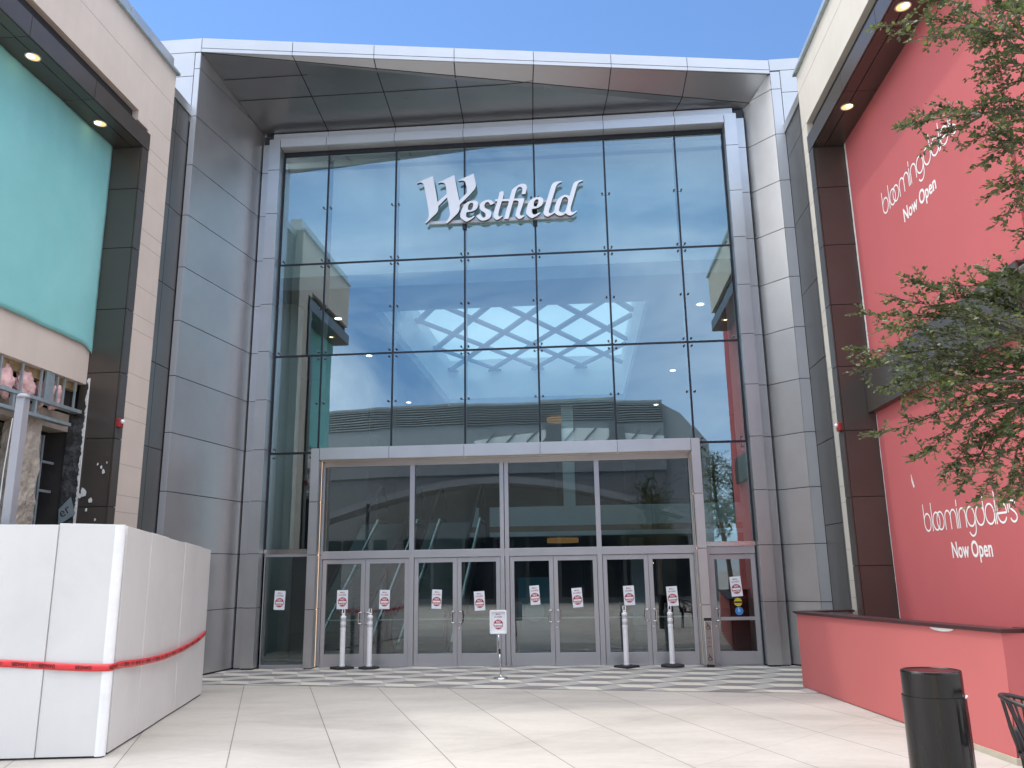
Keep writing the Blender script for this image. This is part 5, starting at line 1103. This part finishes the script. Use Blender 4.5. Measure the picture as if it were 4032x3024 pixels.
# ================================================================== tree on the right (trunk just outside the picture), fairy lights round its trunk
TR = thing('small_leaved_tree', 'small-leaved green tree reaching in over the coral banners from the right', 'tree', (3.75, -12.35, 0))
mb = MB()
trunk = smooth_path([(3.75, -12.35, 0), (3.73, -12.36, .8), (3.78, -12.33, 1.6), (3.9, -12.3, 2.3), (4.0, -12.25, 3.0), (4.0, -12.2, 3.8), (3.98, -12.2, 4.5)], 6)
mb.tube(trunk, [.085 - .055 * i / (len(trunk) - 1) + .02 * max(0, 1 - i / 5) for i in range(len(trunk))], 14)
mb.build('trunk', 'bark', TR, smooth=True)
LIMBS=[[(4.01,-12.26,3.97),(3.77,-12.09,4.38),(3.6,-12.13,4.39),(3.48,-12.08,4.5),(3.3,-12.07,4.51),(3.06,-12.2,4.4)],
[(3.7,-12.22,4.29),(3.7,-11.92,4.63),(3.52,-12.06,4.62),(3.44,-12.06,4.63)],
[(3.57,-12.18,4.36),(3.46,-12.21,4.36),(3.38,-12.12,4.38),(3.18,-12.21,4.34)],
[(3.85,-11.97,4.46),(3.71,-11.98,4.44),(3.62,-11.87,4.54),(3.51,-11.81,4.58)],
[(3.8,-11.99,4.43),(3.87,-11.84,4.72),(3.79,-11.86,4.86)],
[(4.2,-12.0,4.17),(4.13,-11.74,4.69),(3.93,-11.78,4.75),(3.86,-11.85,4.75)],
[(4.0,-12.21,3.94),(3.91,-11.91,4.4),(3.72,-12.01,4.44),(3.69,-11.95,4.44)],
[(4.27,-11.86,4.08),(4.03,-11.8,4.43),(3.91,-11.75,4.49),(3.7,-11.88,4.38)],
[(4.08,-12.13,3.93),(3.8,-12.11,4.18),(3.72,-12.0,4.27),(3.6,-12.01,4.22)],
[(4.05,-12.15,3.81),(3.84,-12.04,4.13),(3.73,-12.02,4.15),(3.74,-11.84,4.28)],
[(3.93,-12.32,3.69),(3.79,-12.17,4.26),(3.7,-12.25,4.38),(3.72,-12.2,4.48)],
[(4.2,-11.93,3.9),(4.04,-11.84,4.61),(4.04,-11.78,4.79),(4.05,-11.78,4.91)],
[(4.07,-12.1,3.75),(3.73,-12.06,3.97),(3.59,-12.0,4.0),(3.38,-12.01,3.98),(3.29,-11.98,3.98),(3.17,-12.06,3.92)],
[(3.49,-12.18,3.89),(3.54,-11.91,4.07),(3.44,-11.89,4.09),(3.28,-11.9,4.04)],
[(3.6,-11.98,4.0),(3.56,-11.85,4.01),(3.41,-11.97,3.91),(3.42,-11.82,3.93)],
[(4.08,-12.08,3.76),(3.78,-12.05,4.02),(3.63,-12.1,4.01),(3.65,-11.92,4.16)],
[(4.24,-11.83,3.83),(3.83,-11.95,4.0),(3.81,-11.78,4.13),(3.69,-11.87,4.11)],
[(3.93,-12.28,3.58),(3.7,-12.15,3.8),(3.63,-12.04,3.87),(3.52,-12.01,3.84)],
[(4.01,-12.16,3.62),(3.84,-11.92,3.87),(3.63,-12.06,3.77),(3.59,-11.9,3.76)],
[(4.16,-11.94,3.72),(4.0,-11.71,4.1),(3.91,-11.68,4.12),(3.77,-11.8,4.08)],
[(4.13,-11.98,3.68),(3.78,-12.05,3.8),(3.68,-12.1,3.78),(3.68,-11.98,3.85)],
[(3.9,-12.31,3.51),(3.72,-12.17,3.62),(3.64,-12.12,3.58),(3.54,-12.07,3.52)],
[(3.98,-12.18,3.52),(3.75,-12.11,3.55),(3.76,-11.91,3.55),(3.56,-12.04,3.38)],
[(4.18,-11.89,3.66),(3.93,-11.8,3.63),(3.79,-11.93,3.44),(3.75,-11.91,3.36)],
[(3.94,-12.24,3.47),(3.74,-12.12,3.57),(3.64,-12.13,3.52),(3.58,-12.14,3.52)],
[(3.92,-12.17,2.63),(3.56,-11.99,2.97),(3.28,-12.1,3.0),(3.1,-12.12,3.07)],
[(4.07,-11.95,2.74),(3.71,-11.96,3.1),(3.6,-11.95,3.14),(3.6,-11.78,3.23)],
[(3.97,-12.1,2.68),(3.62,-11.99,3.01),(3.39,-12.12,3.03),(3.26,-12.02,3.07)],
[(3.9,-12.18,2.61),(3.37,-12.22,2.85),(3.22,-12.07,2.95),(3.01,-12.07,3.01)],
[(3.89,-12.21,2.6),(3.44,-11.97,2.9),(3.15,-12.01,2.93),(2.91,-11.96,2.96)],
[(3.8,-12.34,2.53),(3.28,-12.15,2.77),(3.06,-12.14,2.83),(2.88,-12.32,2.79)],
[(3.88,-12.2,2.56),(3.36,-11.96,2.76),(3.11,-11.89,2.78),(2.82,-12.06,2.76)],
[(3.88,-12.21,2.55),(3.3,-12.08,2.7),(3.04,-12.14,2.67),(2.81,-12.13,2.64)],
[(3.95,-12.1,2.56),(3.34,-11.98,2.68),(3.15,-11.93,2.65),(2.96,-12.0,2.58)],
[(3.86,-12.23,2.53),(3.31,-12.04,2.63),(3.06,-12.21,2.56),(2.97,-12.08,2.54)],
[(3.85,-12.24,2.52),(3.26,-12.25,2.54),(3.11,-12.27,2.5),(3.05,-12.13,2.5)],
[(3.9,-12.16,2.52),(3.34,-12.08,2.53),(3.12,-12.02,2.42),(2.9,-11.95,2.36)],
[(3.81,-12.3,2.47),(3.33,-12.14,2.45),(3.14,-12.14,2.31),(3.05,-12.02,2.24)],
[(3.99,-12.02,2.52),(3.51,-11.82,2.48),(3.29,-11.98,2.28),(3.22,-11.94,2.18)],
[(3.96,-12.06,2.49),(3.51,-11.91,2.36),(3.33,-12.01,2.23),(3.22,-12.07,2.11)],
[(3.81,-12.29,2.45),(3.47,-12.09,2.33),(3.32,-12.17,2.15),(3.3,-12.03,2.04)],
[(4.04,-11.92,2.49),(3.58,-11.98,2.33),(3.5,-11.95,2.14),(3.5,-11.83,2.04)],
[(3.95,-12.07,2.47),(3.64,-11.93,2.31),(3.52,-12.04,2.16),(3.44,-12.09,2.06)],
[(4.03,-12.0,2.7),(3.71,-11.78,2.9),(3.53,-11.9,2.92),(3.42,-11.89,2.96)],
[(3.79,-12.37,2.59),(3.44,-12.27,2.72),(3.31,-12.27,2.74),(3.26,-12.15,2.81)],
[(3.97,-12.08,2.62),(3.56,-12.02,2.69),(3.53,-11.79,2.73),(3.38,-11.81,2.75)],
[(3.9,-12.18,2.58),(3.44,-12.22,2.57),(3.37,-12.09,2.58),(3.26,-12.1,2.59)],
[(3.91,-12.17,2.58),(3.58,-11.94,2.55),(3.47,-11.92,2.51),(3.33,-11.96,2.48)],
[(4.01,-12.0,2.58),(3.58,-11.95,2.45),(3.51,-11.94,2.38),(3.4,-11.96,2.33)],
[(3.75,-12.4,2.49),(3.5,-12.18,2.48),(3.4,-12.25,2.38),(3.4,-12.13,2.33)],
[(3.83,-12.31,2.65),(3.66,-12.0,2.91),(3.56,-12.05,2.95),(3.5,-12.0,3.0)],
[(4.16,-11.8,2.77),(3.85,-11.7,3.08),(3.76,-11.78,3.14),(3.67,-11.92,3.15)],
[(3.94,-12.14,2.69),(3.58,-12.18,2.69),(3.52,-12.15,2.68),(3.49,-12.06,2.73)]]
rr = random.Random(21)
full = [list(map(Vector, l)) for l in LIMBS]
for k in range(46):       # the rest of the crown, towards the right and behind, outside the picture
    a = rr.uniform(-110, 75); el = rr.uniform(-15, 60); l = rr.uniform(.7, 1.35); b = Vector((4.0, -12.25, rr.uniform(2.4, 4.2)))
    d_ = Vector((math.cos(R(a)) * math.cos(R(el)), math.sin(R(a)) * math.cos(R(el)), math.sin(R(el)))); full.append([b, b + d_ * l * .5 + Vector((0, 0, .05)), b + d_ * l + Vector((0, 0, -.1))])
wood = MB(); leaves = MB()
def leaf(p, d_, up, L):
    s_ = d_.cross(up)
    if s_.length < 1e-3: s_ = d_.orthogonal()
    s_.normalize(); n_ = s_.cross(d_).normalized(); w = L * rr.uniform(.25, .34); c = n_ * L * rr.uniform(-.02, .10)
    a0 = p; m1 = p + d_ * L * .32; m2 = p + d_ * L * .68; t = p + d_ * L - c * .6; b = len(leaves.v)
    leaves.v += [tuple(a0), tuple(m1 + s_ * w + c), tuple(m2 + s_ * w * .92 + c), tuple(t), tuple(m2 - s_ * w * .92 + c), tuple(m1 - s_ * w + c), tuple(m1 - c * .3), tuple(m2 - c * .3)]
    for f in ((0, 6, 1), (1, 6, 7, 2), (2, 7, 3), (0, 5, 6), (5, 4, 7, 6), (4, 3, 7)): leaves.f.append(tuple(b + i for i in f)); leaves.mi.append(0)
for li, L_ in enumerate(full):
    path_ = smooth_path(L_, 8); n_ = len(path_); inpic = li < len(LIMBS)
    wood.tube(path_, [max(.0016, .009 * (1 - i / n_) ** 1.3) for i in range(n_)], 5)
    tot = sum((b - a).length for a, b in zip(path_, path_[1:])); ntw = int(tot * ((50 if L_[0][2] < 3.2 else 38) if inpic else 18))
    for k in range(ntw):
        t = (k + rr.random()) / ntw
        if inpic and t < .12: continue
        i = min(int(t * (n_ - 1)), n_ - 2); p = path_[i].lerp(path_[i + 1], t * (n_ - 1) - i); d_ = (path_[i + 1] - path_[i]).normalized()
        ln_ = rr.uniform(.05, .17) * (1.15 - .75 * t) + .025
        if t > .96: tw = d_
        else:
            tw = (d_ * rr.uniform(.5, 1.1) + Vector((rr.gauss(0, 1), rr.gauss(0, 1), rr.gauss(-.1, .8))) * .62).normalized()
        q = p + tw * ln_; mid = p.lerp(q, .5) + Vector((0, 0, rr.uniform(-.006, .012))); wood.tube([p, mid, q], [.0022, .0016, .0009], 3, cap=False)
        nl = max(4, int(ln_ / .0115))
        for m in range(nl):
            u = (m + .6) / nl; lp = p.lerp(mid, u * 2) if u < .5 else mid.lerp(q, u * 2 - 1)
            sd = 1 if m % 2 else -1; side = tw.cross(Vector((rr.gauss(0, .5), rr.gauss(0, .5), 1))).normalized() * sd
            ld = (tw * rr.uniform(.35, .9) + side * rr.uniform(.6, 1.) + Vector((0, 0, rr.uniform(-.25, .35)))).normalized()
            leaf(lp, ld, Vector((rr.gauss(0, .5), rr.gauss(0, .5), 1)), rr.uniform(.016, .032))
        leaf(q, tw, Vector((0, 0, 1)), rr.uniform(.012, .02))
wood.build('branches', 'twig', TR, smooth=True)
leaves.build('crown', 'leaf', TR)
FL = MB(); rr = random.Random(6)
for k in range(70):
    z = .15 + 2.0 * k / 70; a = k * .9; i = min(len(trunk) - 1, int(z / 4.5 * (len(trunk) - 1) * 1.0)); c = min(trunk, key=lambda v: abs(v.z - z)); FL.sphere((c.x + .1 * math.cos(a), c.y + .1 * math.sin(a), z), .009, 6, 4)
tag(FL.build('fairy_lights', 'fairy', None, org=(3.75, -12.35, 0)), 'golden fairy lights wound round the trunk, seen mirrored in the right doors', 'string lights')

for x, y, k, rz, lab in ((4.6, -17.2, 1.05, 1.1, 'dark tree mirrored in the transom and doors of the fourth bay'), (8.1, -22.0, 1.5, 2.3, 'taller dark tree mirrored in the glass above the right side door'), (9.6, -26.5, 1.6, 4.0, 'farthest tree beside the opposite building, mirrored behind the side door')):
    c = copy_tree(TR); c.location = (x, y, 0); c.scale = (k, k, k); c.rotation_euler = (0, 0, rz); c['label'] = lab; c['group'] = 'trees on the plaza behind the viewer'
# ================================================================== what stands behind the camera and shows in the glass
OP = thing('opposite_building', 'long grey mall building with louvred roof band mirrored in the lower curtain wall', 'building', (-3, -30, 0))
def curve_wall(pts, z0, z1, th): 
    mb = MB()
    for (a, b) in zip(pts, pts[1:]):
        mb.hexa([(a[0], a[1], z0), (b[0], b[1], z0), (b[0], b[1] - th, z0), (a[0], a[1] - th, z0), (a[0], a[1], z1), (b[0], b[1], z1), (b[0], b[1] - th, z1), (a[0], a[1] - th, z1)])
    return mb
cp = [(-26, -38), (-20, -34), (-15, -31.6), (-10, -30.4), (-5, -30), (0, -30), (6.5, -30)]
mb = MB()
for k in range(8):
    m_ = curve_wall([(x, y + .12) for x, y in cp], 9.98 + k * .14, 9.98 + k * .14 + .09, .3); b = len(mb.v); mb.v += m_.v; mb.f += [tuple(i + b for i in f) for f in m_.f]; mb.mi += m_.mi
mb.build('louvre_band', 'opp', OP)
curve_wall(cp, 11.1, 11.25, 3.).build('roof_edge', 'opp2', OP); curve_wall([(x, y - .1) for x, y in cp], 0, 11.1, 2.).build('wall', 'opp', OP)
curve_wall([(x, y + .02) for x, y in cp], 7.2, 9.95, .1).build('wall_panels', 'opp2', OP)
mb = MB(); n_ = 24; pr = [(-4.5 + 11 * i / n_, 9.1 + .42 * math.sin(math.pi * i / n_)) for i in range(n_ + 1)]
mb.prism([(a, -29.9, b) for a, b in pr] + [(6.5, -29.9, 8.4), (-4.5, -29.9, 8.4)], (0, -.06, 0)); mb.build('clerestory_window', 'inwall', OP)
mb = MB()
for i in range(9):
    x = -4.2 + i * 1.2; mb.tube([(x, -29.86, 8.5), (x + .9, -29.86, 9.5)], .045, 5)
for x in (-.2, 3.4): mb.box(x, x + .9, -29.88, -29.8, 8.4, 9.7)
mb.build('clerestory_strut', 'opp', OP)
mb = MB(); mb.prism([(6.5, -30.2, 0), (8.9, -30.2, 0), (8.9, -30.2, 8.7), (8.3, -30.2, 9.5), (7.5, -30.2, 10.5), (6.5, -30.2, 11.1)], (0, -2, 0)); mb.build('end_block', 'opp2', OP)
mb = MB()
for i in range(12): mb.box(-14 + i * 1.8, -12.4 + i * 1.8, -29.94 - max(0, (-6 - (-14 + i * 1.8))) * .12, -29.99 - max(0, (-6 - (-14 + i * 1.8))) * .12, .3, 3.6)
mb.build('shop_window', 'oppglass', OP)
mb = MB(); n_ = 20; pr = [(-13 + 20 * i / n_, 4.4 + 2.0 * math.sin(math.pi * i / n_)) for i in range(n_ + 1)]
mb.prism([(a, -27.5, b) for a, b in pr] + [(a, -27.5, b + .35) for a, b in reversed(pr)], (0, -2.3, 0)); mb.build('arched_canopy', 'opp2', OP)
